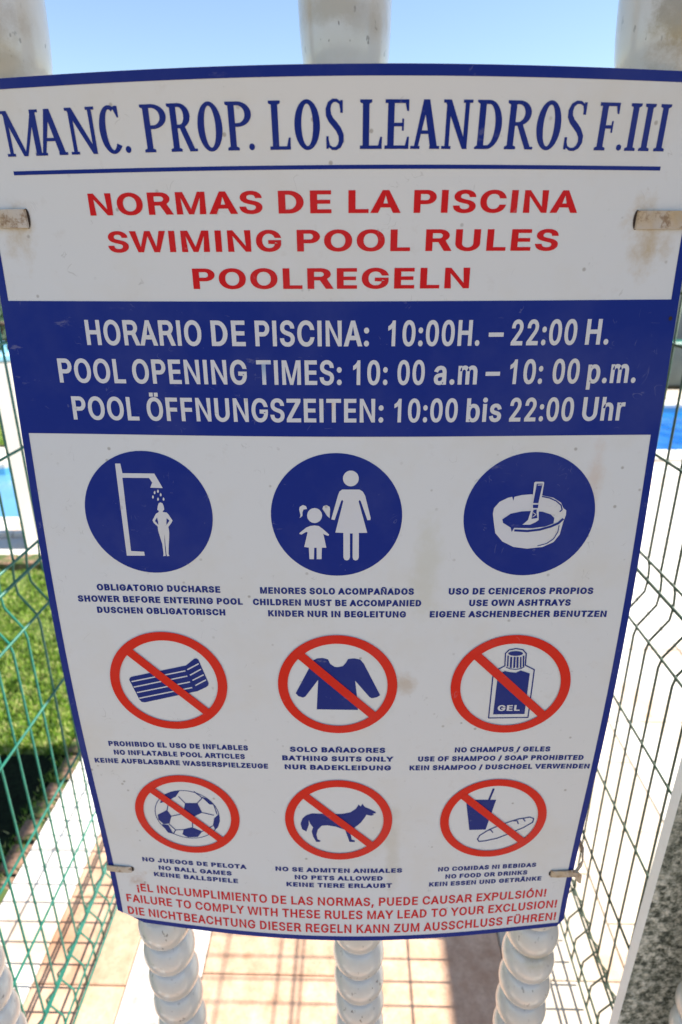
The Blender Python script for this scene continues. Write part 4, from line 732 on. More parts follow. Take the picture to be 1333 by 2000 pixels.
# ---- header in condensed serif capitals, outlines drawn by hand in a box of w x h millimetres
TH, TN, SE, OV = 4.1, 2.7, 1.9, 1.7
def gl(ch, w, h):
    P = []      # list of polygons
    def r(x0, y0, x1, y1): P.append([(x0, y0), (x1, y0), (x1, y1), (x0, y1)])
    def poly(*p): P.append(list(p))
    def serif(x0, x1, y, up):     # bracketed slab serif under/over a stem [x0,x1]
        d = 1 if up else -1
        poly((x0-OV, y), (x1+OV, y), (x1+OV, y+d*SE*.75), (x1+.7, y+d*SE), (x1, y+d*2.1), (x0, y+d*2.1), (x0-.7, y+d*SE), (x0-OV, y+d*SE*.75))
    def bowl(cx, cy, rx, ry, tx, ty, a0, a1, n=26):
        for i in range(n):
            a = math.radians(a0+(a1-a0)*i/n); b = math.radians(a0+(a1-a0)*(i+1)/n)
            P.append([(cx+rx*cos(a), cy+ry*sin(a)), (cx+rx*cos(b), cy+ry*sin(b)), (cx+(rx-tx)*cos(b), cy+(ry-ty)*sin(b)), (cx+(rx-tx)*cos(a), cy+(ry-ty)*sin(a))])
    if ch == 'I':
        c = w/2; r(c-TH/2, 0, c+TH/2, h); o_ = (w-TH)/2
        serif(c-TH/2, c+TH/2, 0, True); serif(c-TH/2, c+TH/2, h, False)
    elif ch in 'LEFPRD':
        x = OV; r(x, 0, x+TH, h)
        if ch in 'FPR': serif(x, x+TH, 0, True)
        if ch in 'LPR' : serif(x, x+TH, h, False)
        if ch in 'LE':
            r(0, 0, w, 1.9); poly((w-2.4, 1.9), (w-.1, 1.9), (w+.1, 6.6), (w-1.1, 6.6))
            poly((0, 0), (x, 0), (x, 2.1), (0, 1.0))
        if ch in 'EF':
            r(0, h-1.9, w-.6, h); poly((w-2.8, h-1.9), (w-.6, h-1.9), (w-.5, h-6.0), (w-1.7, h-6.0))
            r(x+TH, h*.5-.95, w-3.4, h*.5+.95); poly((w-4.6, h*.5-3.2), (w-3.4, h*.5-3.2), (w-3.4, h*.5+3.2), (w-4.6, h*.5+3.2))
        if ch == 'D':
            poly((0, 0), (x, 0), (x, 2.1), (0, 1.0)); poly((0, h), (x, h), (x, h-2.1), (0, h-1.0))
            r(x+TH, 0, x+TH+2, 2.1); r(x+TH, h-2.1, x+TH+2, h)
            bowl(x+TH+2, h/2, w-x-TH-2, h/2, TH*1.05, 2.1, -90, 90)
        if ch in 'PR':
            cy = h*.745; ry = h-cy; bx = x+TH+1.5; ww = w if ch == 'P' else w-2.6
            r(x+TH, h-2.0, bx, h); r(x+TH, cy-ry, bx, cy-ry+2.0)
            bowl(bx, cy, ww-bx, ry, TH*1.02, 2.0, -90, 90)
        if ch == 'R':
            q = h*.49; poly((bx-.4, q+1.0), (bx+3.4, q+1.0), (w-.6, 0), (w-4.6, 0)); r(w-3.8, 0, w+.5, 1.5)
    elif ch == 'O':
        bowl(w/2, h/2, w/2, h/2+.35, TH*1.08, 2.2, 0, 360, 48)
    elif ch == 'C':
        bowl(w*.56, h/2, w*.56, h/2+.35, TH*1.12, 2.2, 62, 318, 44)
        poly((w-1.5, h), (w-.2, h-.3), (w-.2, h-6.4), (w-1.2, h-6.4), (w*.76, h-1.6), (w*.80, h-.3))
    elif ch == 'S':
        cl = [(.86,.80),(.80,.93),(.62,.985),(.42,.985),(.24,.93),(.15,.82),(.17,.70),(.30,.60),(.50,.51),(.70,.41),(.84,.29),(.85,.17),(.74,.065),(.56,.015),(.36,.015),(.18,.07),(.10,.20)]
        wd = [1.2,1.5,1.7,1.9,2.5,3.1,3.4,3.5,3.6,3.5,3.4,3.1,2.5,1.9,1.7,1.5,1.2]
        C2 = [Vector((a*w, b*h)) for a, b in cl]
        L_ = []; R_ = []
        for i, p in enumerate(C2):
            t = (C2[min(i+1, len(C2)-1)]-C2[max(i-1, 0)]).normalized(); nn = Vector((-t.y, t.x))*wd[i]/2
            L_.append(tuple(p+nn)); R_.append(tuple(p-nn))
        for i in range(len(C2)-1): P.append([L_[i], L_[i+1], R_[i+1], R_[i]])
        poly((w*.80, h*.99), (w*.94, h*.99), (w*.94, h*.74), (w*.80, h*.74)); poly((w*.03, h*.01), (w*.16, h*.01), (w*.16, h*.27), (w*.03, h*.27))
    elif ch == 'A':
        m = w*.50; poly((m-2.2, h), (m+1.8, h), (w-1.2, 0), (w-5.8, 0)); poly((m-2.1, h-.3), (m-.2, h-6.4), (4.4, 0), (1.9, 0))
        r(w*.27, h*.31, w*.70, h*.31+1.9); r(-.2, 0, 5.8, 1.6); r(w-6.4, 0, w, 1.6)
    elif ch == 'N':
        r(2.0, 0, 2.0+TN, h-.5); r(w-2.0-TN, 0, w-2.0, h); poly((.6, h), (4.8, h), (w-1.7, 0), (w-5.0, 0))
        r(0, 0, 6.0, 1.6); r(0, h-1.6, 3.5, h); r(w-6.0, h-1.6, w, h)
    elif ch == 'M':
        r(2.1, 0, 2.1+TN, h-.5); r(w-2.0-TH, 0, w-2.0, h); m = w*.49
        poly((.8, h), (4.9, h), (m+1.7, 0), (m-1.4, 0)); poly((w-5.2, h), (w-2.4, h), (m+1.7, 0), (m-.4, 0))
        r(0, 0, 6.2, 1.6); r(-.4, h-1.6, 3.6, h); r(w-6.6, 0, w, 1.6); r(w-4.6, h-1.6, w, h)
    elif ch == '.':
        P.append([(w/2+w/2*cos(2*PI*i/18), w/2+w/2*sin(2*PI*i/18)) for i in range(18)])
    return P
HEAD = [["M",-223.9,-195.79],["A",-199.46,-178.7],["N",-176.11,-155.3],["C",-153.45,-138.93],[".",-137.36,-133.43],["P",-123.91,-107.07],["R",-105.96,-88.72],["O",-86.82,-70.68],["P",-68.04,-51.65],[".",-54.23,-50.49],["L",-40.5,-27.25],["O",-24.45,-8.24],["S",-4.76,6.87],["L",17.0,30.97],["E",32.71,48.05],["A",49.37,67.83],["N",69.15,87.5],["D",90.42,107.1],["R",109.93,128.27],["O",129.86,145.96],["S",149.09,162.33],["F",170.4,184.6],[".",185.72,189.3],["I",190.8,199.71],["I",200.65,209.64],["I",211.42,220.5]]
hdr = None
def layered(name, polys, mat, off0, cut=(.012, .02), parent=None, step=.000022):
    """several overlapping flat pieces joined into one mesh; each piece a hair above the last"""
    bm = bmesh.new()
    base = parent_world(parent or sign)
    for i, pl in enumerate(polys):
        b2 = bmesh.new(); vs = [b2.verts.new((x, y, 0)) for x, y in pl]
        try: f = b2.faces.new(vs)
        except ValueError: b2.free(); continue
        if len(vs) > 4: bmesh.ops.triangulate(b2, faces=b2.faces[:], ngon_method='EAR_CLIP')
        for ax, st in ((0, cut[0]), (1, cut[1])):
            if not st: continue
            lo = min(v.co[ax] for v in b2.verts); hi = max(v.co[ax] for v in b2.verts); q = math.floor(lo/st)*st+st
            while q < hi:
                co = Vector((q, 0, 0)) if ax == 0 else Vector((0, q, 0)); no = Vector((1, 0, 0)) if ax == 0 else Vector((0, 1, 0))
                bmesh.ops.bisect_plane(b2, geom=b2.verts[:]+b2.edges[:]+b2.faces[:], plane_co=co, plane_no=no, dist=1e-7); q += st
        o_ = off0+(i % 7)*step; vm = {}
        for v in b2.verts: vm[v] = bm.verts.new(surf(v.co.x, v.co.y, o_)-base)
        for f in b2.faces: bm.faces.new([vm[v] for v in f.verts])
        b2.free()
    bm.normal_update()
    for f in bm.faces:
        if f.normal.y > 0: f.normal_flip()
    me = bpy.data.meshes.new(name); bm.to_mesh(me); bm.free(); me.materials.append(mat)
    o = bpy.data.objects.new(name, me); COL.objects.link(o); o.parent = parent or sign
    return o
for ch, u0, u1 in HEAD:
    h = 26.2; w = u1-u0
    pl = [[((u0+x)*MMU, (335.7+y)*MMU) for x, y in p] for p in gl(ch, w, h)]
    layered('header_letter', pl, M['blue'], L1)

# ---- pictograms
ART = [
[0,"p",[[-176.5,119.3],[-172.2,119.4],[-171.4,111.4],[-145.3,111.6],[-139.6,99.5],[-149.8,99.7],[-147.8,104.0],[-150.0,107.8],[-171.9,107.6],[-172.2,43.7],[-161.1,43.3],[-160.9,39.7],[-176.3,39.4]],"w",2],
[0,"p",[[-146.5,97.2],[-145.9,96.0],[-146.1,94.8],[-146.8,94.1],[-147.4,94.8],[-147.3,96.0]],"w",2],
[0,"p",[[-143.7,98.4],[-143.1,97.2],[-143.2,96.0],[-144.0,95.3],[-144.6,96.0],[-144.5,97.2]],"w",2],
[0,"p",[[-141.7,95.5],[-141.1,94.3],[-141.2,93.1],[-142.0,92.4],[-142.6,93.1],[-142.5,94.3]],"w",2],
[0,"p",[[-148.3,93.5],[-147.7,92.3],[-147.8,91.1],[-148.6,90.4],[-149.2,91.1],[-149.1,92.3]],"w",2],
[0,"p",[[-144.2,91.7],[-143.7,90.5],[-143.8,89.3],[-144.5,88.6],[-145.2,89.3],[-145.0,90.5]],"w",2],
[0,"p",[[-139.7,91.8],[-139.1,90.6],[-139.2,89.4],[-140.0,88.7],[-140.6,89.4],[-140.5,90.6]],"w",2],
[0,"p",[[-142.7,87.3],[-141.1,86.5],[-140.4,84.2],[-140.2,81.2],[-141.2,80.2],[-141.8,79.0],[-138.4,78.6],[-137.1,77.0],[-134.2,71.7],[-135.7,69.2],[-138.3,66.1],[-138.0,61.8],[-138.5,56.9],[-139.9,46.9],[-140.5,41.8],[-139.9,40.0],[-142.1,39.6],[-142.3,41.8],[-142.3,49.3],[-142.2,56.8],[-142.2,59.3],[-142.7,54.3],[-143.0,46.8],[-143.0,41.8],[-143.1,39.9],[-145.3,39.6],[-144.7,41.7],[-144.9,50.5],[-146.3,58.0],[-147.2,62.9],[-147.2,66.3],[-150.1,69.3],[-151.0,71.6],[-147.5,77.4],[-145.3,78.7],[-144.7,79.9],[-146.0,80.8],[-145.3,84.0],[-144.3,86.5]],"w",2],
[0,"p",[[-146.9,74.1],[-146.4,70.8],[-146.4,67.8],[-148.9,71.1]],"b",3],
[0,"p",[[-138.9,73.7],[-136.8,71.6],[-139.7,67.7]],"b",3],
[1,"p",[[17.8,109.5],[17.7,108.2],[17.4,107.0],[16.8,105.8],[16.0,104.8],[15.1,104.0],[14.0,103.4],[12.8,103.0],[11.6,102.9],[10.4,103.0],[9.2,103.4],[8.2,104.0],[7.2,104.8],[6.4,105.8],[5.9,106.9],[5.5,108.2],[5.4,109.4],[5.5,110.7],[5.9,111.9],[6.5,113.0],[7.2,114.0],[8.2,114.8],[9.2,115.4],[10.4,115.8],[11.6,115.9],[12.8,115.8],[14.0,115.4],[15.0,114.8],[16.0,114.0],[16.8,113.1],[17.3,111.9],[17.7,110.7]],"w",2],
[1,"p",[[-11.5,78.0],[-11.7,76.7],[-12.0,75.5],[-12.6,74.4],[-13.3,73.4],[-14.3,72.6],[-15.3,72.0],[-16.5,71.6],[-17.7,71.4],[-18.8,71.6],[-20.0,71.9],[-21.0,72.5],[-21.9,73.3],[-22.6,74.3],[-23.2,75.4],[-23.5,76.6],[-23.6,77.9],[-23.4,79.1],[-23.1,80.3],[-22.5,81.5],[-21.7,82.5],[-20.8,83.3],[-19.7,83.9],[-18.6,84.2],[-17.4,84.4],[-16.3,84.2],[-15.1,83.9],[-14.1,83.3],[-13.2,82.5],[-12.5,81.5],[-11.9,80.5],[-11.6,79.2]],"w",2],
[1,"p",[[4.8,100.2],[18.5,100.2],[21.1,98.5],[23.0,95.0],[27.6,76.1],[27.4,74.3],[25.1,74.1],[19.6,90.3],[18.7,91.5],[17.8,90.3],[25.0,63.1],[18.2,63.0],[18.3,41.1],[17.5,39.0],[15.8,38.2],[13.8,39.0],[13.2,41.1],[13.2,62.5],[10.9,62.5],[11.0,41.1],[10.2,39.0],[8.4,38.2],[6.5,38.9],[5.6,41.1],[5.6,63.0],[-0.9,63.2],[5.6,90.3],[4.8,91.5],[3.9,90.6],[-1.4,74.2],[-4.0,74.6],[-3.9,75.8],[1.3,95.0],[2.6,98.5]],"w",2],
[1,"p",[[-29.7,75.5],[-28.9,78.2],[-29.9,83.0],[-29.4,85.3],[-26.8,86.9],[-24.3,86.0],[-23.6,83.6],[-26.4,83.0],[-27.3,80.6],[-27.4,77.6]],"w",2],
[1,"p",[[-5.4,75.8],[-6.0,78.4],[-4.9,83.2],[-5.3,85.5],[-7.8,87.0],[-10.4,86.1],[-11.2,83.7],[-8.4,83.1],[-7.6,80.8],[-7.6,77.8]],"w",2],
[1,"p",[[-17.7,69.3],[-14.3,68.9],[-11.0,66.3],[-6.0,61.5],[-6.6,60.2],[-9.9,61.4],[-10.8,62.4],[-8.4,49.7],[-12.1,49.7],[-12.5,39.3],[-16.5,39.2],[-16.4,49.6],[-18.4,49.6],[-18.8,39.2],[-22.5,39.2],[-22.8,49.6],[-26.6,50.2],[-23.5,63.1],[-24.6,63.7],[-28.6,61.2],[-30.3,61.8],[-30.0,62.7],[-24.5,67.4],[-21.1,68.9]],"w",2],
[2,"p",[[125.9,79.3],[126.4,84.0],[130.4,89.3],[136.8,92.7],[140.2,93.5],[141.4,90.1],[142.0,93.5],[147.6,94.9],[155.3,95.5],[164.3,94.5],[173.4,92.4],[180.0,88.2],[182.4,83.5],[184.9,81.7],[185.1,77.6],[183.6,71.6],[182.0,60.8],[177.7,54.1],[169.0,49.8],[156.6,48.4],[145.1,50.0],[135.5,55.0],[129.2,62.4],[127.4,70.9]],"w",2],
[2,"p",[[133.9,74.4],[140.2,79.2],[148.9,81.1],[156.7,81.4],[165.8,80.7],[172.7,78.3],[175.9,75.3],[175.8,70.5],[169.3,67.9],[159.3,66.5],[144.1,66.9],[142.5,63.3],[141.2,67.2],[134.7,71.4]],"b",3],
[2,"s",[[144.8,64.7],[155.1,64.0],[165.1,65.2],[173.9,67.9],[179.7,70.7],[183.1,74.3]],1.9,"b",3],
[2,"s",[[163.8,93.7],[170.1,92.4],[175.9,89.7],[180.2,86.1],[181.4,82.3],[179.8,80.6]],1.0,"b",3],
[2,"s",[[180.5,68.7],[180.2,63.2],[177.3,57.1],[172.1,52.9],[164.9,50.9]],0.7,"b",3],
[2,"p",[[156.6,105.2],[157.6,106.0],[163.7,106.0],[164.5,105.2],[163.4,83.7],[162.7,80.1],[163.3,73.6],[161.1,71.8],[156.8,69.7],[150.6,69.7],[154.7,73.7],[155.2,76.6],[156.2,80.8],[156.6,88.4]],"w",4],
[2,"p",[[158.7,104.4],[163.3,104.4],[161.6,88.2],[157.4,88.2]],"b",5],
[2,"p",[[157.4,86.8],[161.8,86.8],[161.6,83.9],[157.6,84.0]],"b",5],
[2,"p",[[158.3,82.5],[160.8,82.8],[160.9,80.2],[162.1,75.4],[157.4,74.7],[157.8,80.2]],"b",5],
[2,"s",[[159.5,103.3],[162.8,103.5]],0.6,"w",6],
[2,"s",[[158.2,80.2],[160.6,78.4],[158.1,76.4]],0.5,"w",6],
[3,"p",[[-190.2,-85.8],[-189.2,-83.5],[-187.2,-82.3],[-136.1,-68.6],[-127.9,-61.1],[-126.0,-60.6],[-124.2,-62.0],[-117.0,-87.3],[-117.5,-89.6],[-119.3,-91.5],[-128.0,-96.5],[-178.6,-111.0],[-181.8,-110.6],[-183.5,-108.2]],"b",2],
[3,"s",[[-187.9,-87.6],[-137.3,-74.3]],1.23,"w",3],
[3,"s",[[-186.8,-93.7],[-136.0,-79.9]],1.23,"w",3],
[3,"s",[[-184.6,-99.8],[-134.3,-86.4]],1.23,"w",3],
[3,"s",[[-183.2,-106.2],[-132.7,-92.5]],1.23,"w",3],
[3,"s",[[-135.0,-72.8],[-124.4,-66.2]],1.23,"w",3],
[3,"s",[[-133.1,-78.7],[-122.9,-72.1]],1.23,"w",3],
[3,"s",[[-131.3,-84.3],[-120.9,-78.0]],1.23,"w",3],
[3,"s",[[-129.3,-90.0],[-119.2,-83.6]],1.23,"w",3],
[3,"s",[[-135.6,-70.5],[-128.6,-95.7]],0.78,"k",3],
[4,"p",[[-21.1,-60.0],[-17.8,-58.1],[-12.9,-57.6],[-8.2,-59.1],[-6.4,-63.7],[-2.6,-66.9],[0.6,-67.2],[5.0,-65.9],[7.7,-62.2],[9.4,-58.5],[14.8,-57.7],[20.2,-58.9],[23.5,-63.4],[38.6,-97.4],[35.6,-99.8],[31.2,-100.9],[28.9,-99.5],[15.8,-81.5],[17.4,-96.8],[18.6,-114.2],[-19.2,-114.0],[-17.3,-81.0],[-29.2,-99.6],[-31.5,-101.0],[-35.9,-99.3],[-38.0,-96.1],[-24.5,-67.2]],"b",2],
[5,"s",[[148.6,-65.9],[147.9,-52.8],[150.6,-49.2],[156.6,-47.8],[162.8,-49.0],[166.2,-52.9],[166.7,-65.3],[175.2,-70.1],[175.5,-123.7],[139.1,-124.0],[138.9,-75.5],[142.7,-69.6],[148.6,-65.9]],1.1,"b",2],
[5,"p",[[149.1,-71.4],[152.9,-72.6],[159.1,-73.4],[163.2,-70.9],[171.6,-74.2],[171.8,-119.5],[142.9,-119.7],[143.2,-81.6],[144.4,-74.4]],"b",2],
[5,"p",[[163.3,-52.9],[163.2,-53.4],[162.9,-53.8],[162.3,-54.3],[161.6,-54.6],[160.6,-54.9],[159.5,-55.1],[158.3,-55.3],[157.1,-55.3],[155.8,-55.3],[154.6,-55.1],[153.4,-54.9],[152.4,-54.6],[151.6,-54.2],[150.9,-53.8],[150.5,-53.3],[150.4,-52.8],[150.4,-52.4],[150.8,-51.9],[151.3,-51.5],[152.1,-51.1],[153.0,-50.8],[154.1,-50.6],[155.3,-50.5],[156.6,-50.4],[157.8,-50.5],[159.1,-50.6],[160.2,-50.9],[161.2,-51.2],[162.1,-51.5],[162.7,-52.0],[163.1,-52.4]],"b",2],
[5,"s",[[150.5,-55.3],[151.1,-66.4]],1.3,"b",2],
[5,"s",[[153.4,-56.8],[154.0,-67.8]],1.76,"b",2],
[5,"s",[[156.4,-56.8],[157.0,-67.8]],1.76,"b",2],
[5,"s",[[159.0,-56.8],[159.9,-67.8]],1.76,"b",2],
[5,"s",[[161.8,-56.8],[162.8,-67.8]],1.3,"b",2],
[5,"s",[[164.1,-55.4],[165.1,-66.5]],1.3,"b",2],
[5,"s",[[149.9,-67.4],[153.8,-69.2],[158.5,-69.8],[163.0,-69.0],[166.1,-66.8]],0.78,"b",2],
[6,"p",[[-154.4,-237.3],[-141.6,-236.4],[-137.9,-249.3],[-147.0,-255.4],[-157.6,-251.6]],"b",2],
[6,"p",[[-184.8,-255.8],[-174.1,-248.3],[-170.5,-256.6],[-173.7,-267.2],[-180.0,-268.8],[-184.9,-262.6]],"b",2],
[6,"p",[[-159.6,-274.3],[-150.5,-270.8],[-140.4,-275.9],[-145.8,-284.1],[-156.1,-285.5],[-161.8,-281.9]],"b",2],
[6,"p",[[-176.4,-229.8],[-168.2,-223.2],[-158.2,-221.0],[-162.9,-228.9],[-171.6,-235.3],[-180.3,-239.1]],"b",2],
[6,"p",[[-126.3,-256.5],[-121.2,-250.3],[-120.6,-259.6],[-123.3,-268.6],[-126.7,-272.7],[-128.1,-265.5]],"b",2],
[6,"p",[[-136.5,-227.7],[-130.8,-229.4],[-125.1,-237.4],[-129.5,-237.2]],"b",2],
[6,"p",[[-182.0,-269.0],[-175.2,-269.6],[-171.4,-281.9],[-176.9,-280.4]],"b",2],
[6,"s",[[-160.0,-228.7],[-154.4,-237.3]],0.98,"b",2],
[6,"s",[[-141.6,-236.4],[-136.0,-229.0],[-143.6,-220.9]],0.98,"b",2],
[6,"s",[[-137.9,-249.3],[-126.3,-252.0]],0.98,"b",2],
[6,"s",[[-148.8,-255.5],[-149.9,-270.7]],0.98,"b",2],
[6,"s",[[-170.5,-256.6],[-157.6,-252.1]],0.98,"b",2],
[6,"s",[[-174.4,-267.8],[-168.3,-276.1],[-159.6,-274.8]],0.98,"b",2],
[6,"s",[[-140.4,-275.9],[-128.2,-266.8]],0.98,"b",2],
[6,"s",[[-125.1,-237.4],[-122.8,-250.4]],0.98,"b",2],
[6,"s",[[-174.1,-248.3],[-170.6,-235.2]],0.98,"b",2],
[6,"s",[[-168.3,-276.1],[-171.4,-281.9]],0.98,"b",2],
[7,"p",[[-32.7,-269.2],[-37.0,-266.2],[-38.3,-258.9],[-36.2,-251.4],[-32.2,-246.9],[-26.4,-244.3],[-16.8,-244.6],[-5.2,-244.8],[4.3,-244.1],[12.0,-242.0],[17.3,-237.2],[19.9,-231.6],[22.1,-234.1],[23.7,-230.5],[25.7,-234.1],[27.4,-235.6],[30.7,-237.2],[36.5,-241.0],[37.4,-243.1],[33.6,-243.9],[35.6,-245.2],[32.7,-246.5],[27.9,-245.2],[25.6,-250.2],[22.2,-256.2],[17.4,-261.5],[13.6,-265.5],[11.9,-270.8],[13.4,-279.3],[16.6,-280.8],[16.2,-282.7],[11.1,-282.5],[8.7,-273.5],[8.0,-269.5],[9.7,-272.1],[11.3,-278.8],[16.4,-281.1],[15.6,-282.7],[10.9,-282.2],[8.2,-272.2],[6.6,-266.1],[-2.5,-261.8],[-11.2,-260.1],[-17.0,-260.8],[-21.0,-266.2],[-22.5,-272.9],[-21.6,-279.5],[-18.5,-281.5],[-19.3,-283.1],[-22.9,-283.3],[-25.9,-276.4],[-27.3,-269.0],[-25.8,-263.2],[-28.6,-258.5],[-30.0,-252.8],[-30.0,-259.9]],"b",2],
[8,"p",[[125.9,-226.5],[156.0,-227.4],[149.1,-268.4],[132.4,-268.2]],"b",2],
[8,"s",[[148.8,-227.9],[152.1,-212.6]],2.08,"b",2],
[8,"s",[[141.9,-281.6],[143.8,-276.3],[153.0,-268.5],[166.1,-261.0],[181.1,-254.8],[192.5,-252.6],[196.9,-254.9],[196.4,-260.1],[188.3,-266.9],[175.3,-274.5],[162.1,-281.3],[150.5,-284.3],[143.6,-285.0],[141.9,-281.6]],1.23,"b",2],
[8,"s",[[149.3,-271.1],[154.0,-268.6],[157.0,-273.1]],1.17,"b",2],
[8,"s",[[176.4,-257.4],[180.4,-257.5],[181.8,-261.7]],1.17,"b",2],
[8,"s",[[182.0,-254.6],[185.9,-254.2],[188.3,-258.1]],1.17,"b",2]]
ROWV = (77.0, -87.3, -253.2); COLU = (-153.7, 0.0, 155.5)
def circ(cx, cy, r, n=72): return [(cx+r*cos(2*PI*i/n), cy+r*sin(2*PI*i/n)) for i in range(n)]
def disc_mesh(cx, cy, r, rings=10, n=72):
    P = [(cx, cy)]; F = []
    for k in range(1, rings+1): P += circ(cx, cy, r*k/rings, n)
    for i in range(n): F.append((0, 1+i, 1+(i+1) % n))
    for k in range(rings-1):
        for i in range(n): F.append((1+k*n+i, 1+k*n+(i+1) % n, 1+(k+1)*n+(i+1) % n, 1+(k+1)*n+i))
    return P, F
RINGS = {}
for idx in range(9):
    cu_, cv_ = COLU[idx % 3]*MMU, ROWV[idx//3]*MMU
    if idx < 3:
        P, F = disc_mesh(cu_, cv_, .053); o = surfmesh('blue_disc', P, F, M['blue'], L1, cut=(None, None))
    else:
        R_o, R_i = .0537, .0450
        P, F = ringpoly(circ(cu_, cv_, R_o, 96), circ(cu_, cv_, R_i, 96)); o = surfmesh('prohibition_ring', P, F, M['ring'], L3+.0001, cut=(None, None))
        hw = .0042; L_ = .0462; s2 = .5**.5
        P = [(cu_+t*L_*s2+q*hw*s2, cv_-t*L_*s2+q*hw*s2) for t, q in ((-1, -1), (1, -1), (1, 1), (-1, 1))]
        surfmesh('red_bar', P, [(0, 1, 2, 3)], M['ring'], L3+.0002, parent=o, cut=(.01, .01))
    RINGS[idx] = o
def strokepolys(pts, w):
    out = []; w2 = w/2
    for a, b in zip(pts, pts[1:]):
        a, b = Vector(a), Vector(b); t = (b-a).normalized(); nn = Vector((-t.y, t.x))*w2; e = t*w2*.35
        out.append([tuple(a-e+nn), tuple(b+e+nn), tuple(b+e-nn), tuple(a-e-nn)])
    return out
groups = {}
for it in ART:
    if it[1] == 'p': idx, _, pts, c, lay = it; polys = [pts]
    else: idx, _, pts, w, c, lay = it; polys = strokepolys(pts, w)
    key = (idx, {'w': 'print_white', 'b': 'navy', 'k': 'navy'}[c] if idx > 2 else {'w': 'print_white', 'b': 'blue', 'k': 'blue'}[c], lay)
    groups.setdefault(key, []).extend([[(x*MMU, y*MMU) for x, y in p] for p in polys])
LAY = {2: .00040, 3: .00058, 4: .00074, 5: .00090, 6: .00106}
for (idx, mt, lay), polys in groups.items():
    off = LAY[lay] if idx < 3 else {2: .00022, 3: .00040}[lay]
    layered('pictogram', polys, M[mt], off, cut=(.012, .014), parent=RINGS[idx])
bc = [-153.85,-253.44,33.45]
P, F = ringpoly([(x*MMU, y*MMU) for x, y in circ(*bc, 64)], [(x*MMU, y*MMU) for x, y in circ(bc[0], bc[1], bc[2]-.75, 64)])
surfmesh('pictogram', P, F, M['navy'], L1, parent=RINGS[6], cut=(None, None))

# small holes in the sheet
def hole(u, v, rx, ry):
    P = [(u+rx*cos(2*PI*i/20), v+ry*sin(2*PI*i/20)) for i in range(20)]
    surfmesh('drilled_hole', P, [tuple(range(20))], M['hole'], .0005, cut=(None, None))
hole(-.2180, .2975, .0022, .0065); hole(.2085, .2945, .0022, .0062); hole(-.2240, -.3390, .0026, .0036); hole(.2250, -.3372, .0018, .0034); hole(.2455, .2290, .0014, .0016)

# ------------------------------------------------------------------ cable ties
def ribbon(path, width, th=.0011, twist=None):
    """path: list of (x,y,z, tilt) centre points; flat strap standing on edge"""
    V, F = [], []; P = [Vector(p[:3]) for p in path]
    for i, p in enumerate(P):
        t = (P[min(i+1, len(P)-1)]-P[max(i-1, 0)]).normalized()
        up = Vector((0, 0, 1)); up = (up-t*up.dot(t)).normalized(); out_ = t.cross(up)
        a = path[i][3] if len(path[i]) > 3 else 0
        u2 = up*cos(a)+out_*sin(a); o2 = out_*cos(a)-up*sin(a); wd = width*(path[i][4] if len(path[i]) > 4 else 1)
        for su, s_o in ((-1, -1), (1, -1), (1, 1), (-1, 1)): V.append(p+u2*(su*wd/2)+o2*(s_o*th/2))
    for i in range(len(P)-1):
        for k in range(4): F.append((i*4+k, i*4+(k+1) % 4, (i+1)*4+(k+1) % 4, (i+1)*4+k))
    F += [(3, 2, 1, 0), tuple((len(P)-1)*4+k for k in range(4))]
    return V, F
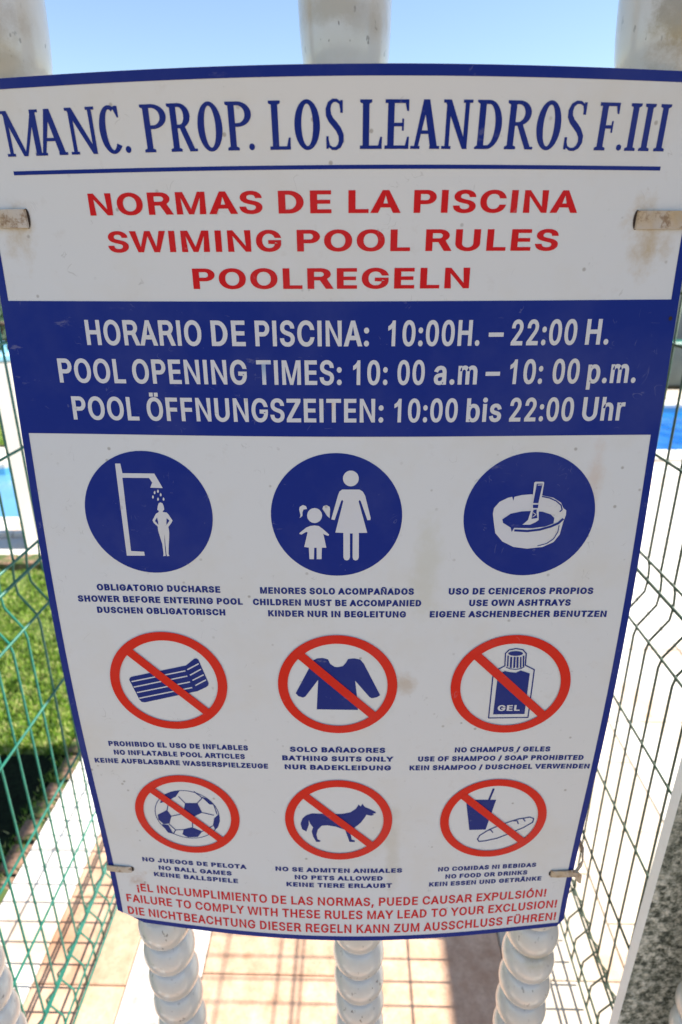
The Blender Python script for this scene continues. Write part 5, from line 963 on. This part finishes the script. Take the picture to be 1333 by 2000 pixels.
def tie(u, v, side, bx, width, label, tail=None):
    c = surf(u, v); r = .0375
    root = empty('cable_tie', (bx, .06, SZ+v)); tag(root, label, 'cable tie', 'cable ties holding the sign')
    path = []
    n = 7; ue = side*.2512
    path.append((*surf(u-side*.0002, v, -.001), 0))
    path.append((*surf(u+side*.0006, v, .0012), 0))
    for k in range(1, n+1):
        uu = u+(ue-u)*k/n; path.append((*surf(uu, v, .0014+.0006*sin(PI*k/n)), .05*sin(k*2.1)))
    e0 = Vector(path[-1][:3]); z = SZ+v
    # round the edge, behind the baluster and back to the hole
    a0 = math.atan2(e0.y-.06, e0.x-bx)
    dirn = 1 if side > 0 else -1
    steps = 12; aend = math.radians(90) ; 
    angs = [a0+(math.radians(180+90)*dirn)*k/steps for k in range(1, steps+1)]
    r0 = math.hypot(e0.x-bx, e0.y-.06)
    for k, a in enumerate(angs):
        t = min(1, (k+1)/3); rr = r0*(1-t)+r*t
        path.append((bx+rr*cos(a), .06+rr*sin(a), z, 0))
    path.append((*surf(u-side*.0005, v, -.006), 0))
    V, F = ribbon(path, width)
    mesh('strap', V, F, M['tie'], root)
    if tail:
        V, F = ribbon(tail, width*.8, .0016); mesh('tail', V, F, M['tie'], root)
    return root
tie(-.2178, .2975, -1, -.2335, .0120, 'wide dirty cable tie at the upper left edge of the sign')
tie(.2083, .2945, 1, .2277, .0115, 'wide rust stained cable tie at the upper right edge of the sign')
e1 = surf(-.235, -.343, .0016); 
tie(-.2243, -.3392, -1, -.2108, .0080, 'thin pale cable tie at the lower left corner of the sign')
b0 = surf(.2500, -.3375, .001)
tl = [(b0.x-.004, b0.y-.001, b0.z, 0, 1.), (b0.x+.003, b0.y-.001, b0.z-.001, .2, 1.1), (b0.x+.0065, b0.y+.001, b0.z-.006, .5, 1.), (b0.x+.008, b0.y+.003, b0.z-.013, .8, .8), (b0.x+.0105, b0.y+.004, b0.z-.019, 1., .35)]
tie(.2252, -.3370, 1, .2302, .0088, 'pale cable tie with a torn end at the lower right corner of the sign', tl)
ct = empty('cable_tie', (.008, .06, SZ+.372)); tag(ct, 'beige cable tie end peeping over the top edge of the sign, left of centre', 'cable tie', 'cable ties holding the sign')
pth = [(.008+.031*cos(a), .06+.031*sin(a), SZ+.3745) for a in [math.radians(d) for d in range(-30, 181, 30)]] + [(-.045, .05, SZ+.377), (-.068, .022, SZ+.3795), (-.085, .014, SZ+.3790)]
V, F = ribbon(pth, .0055, .0012); mesh('strap', V, F, M['tie'], ct)
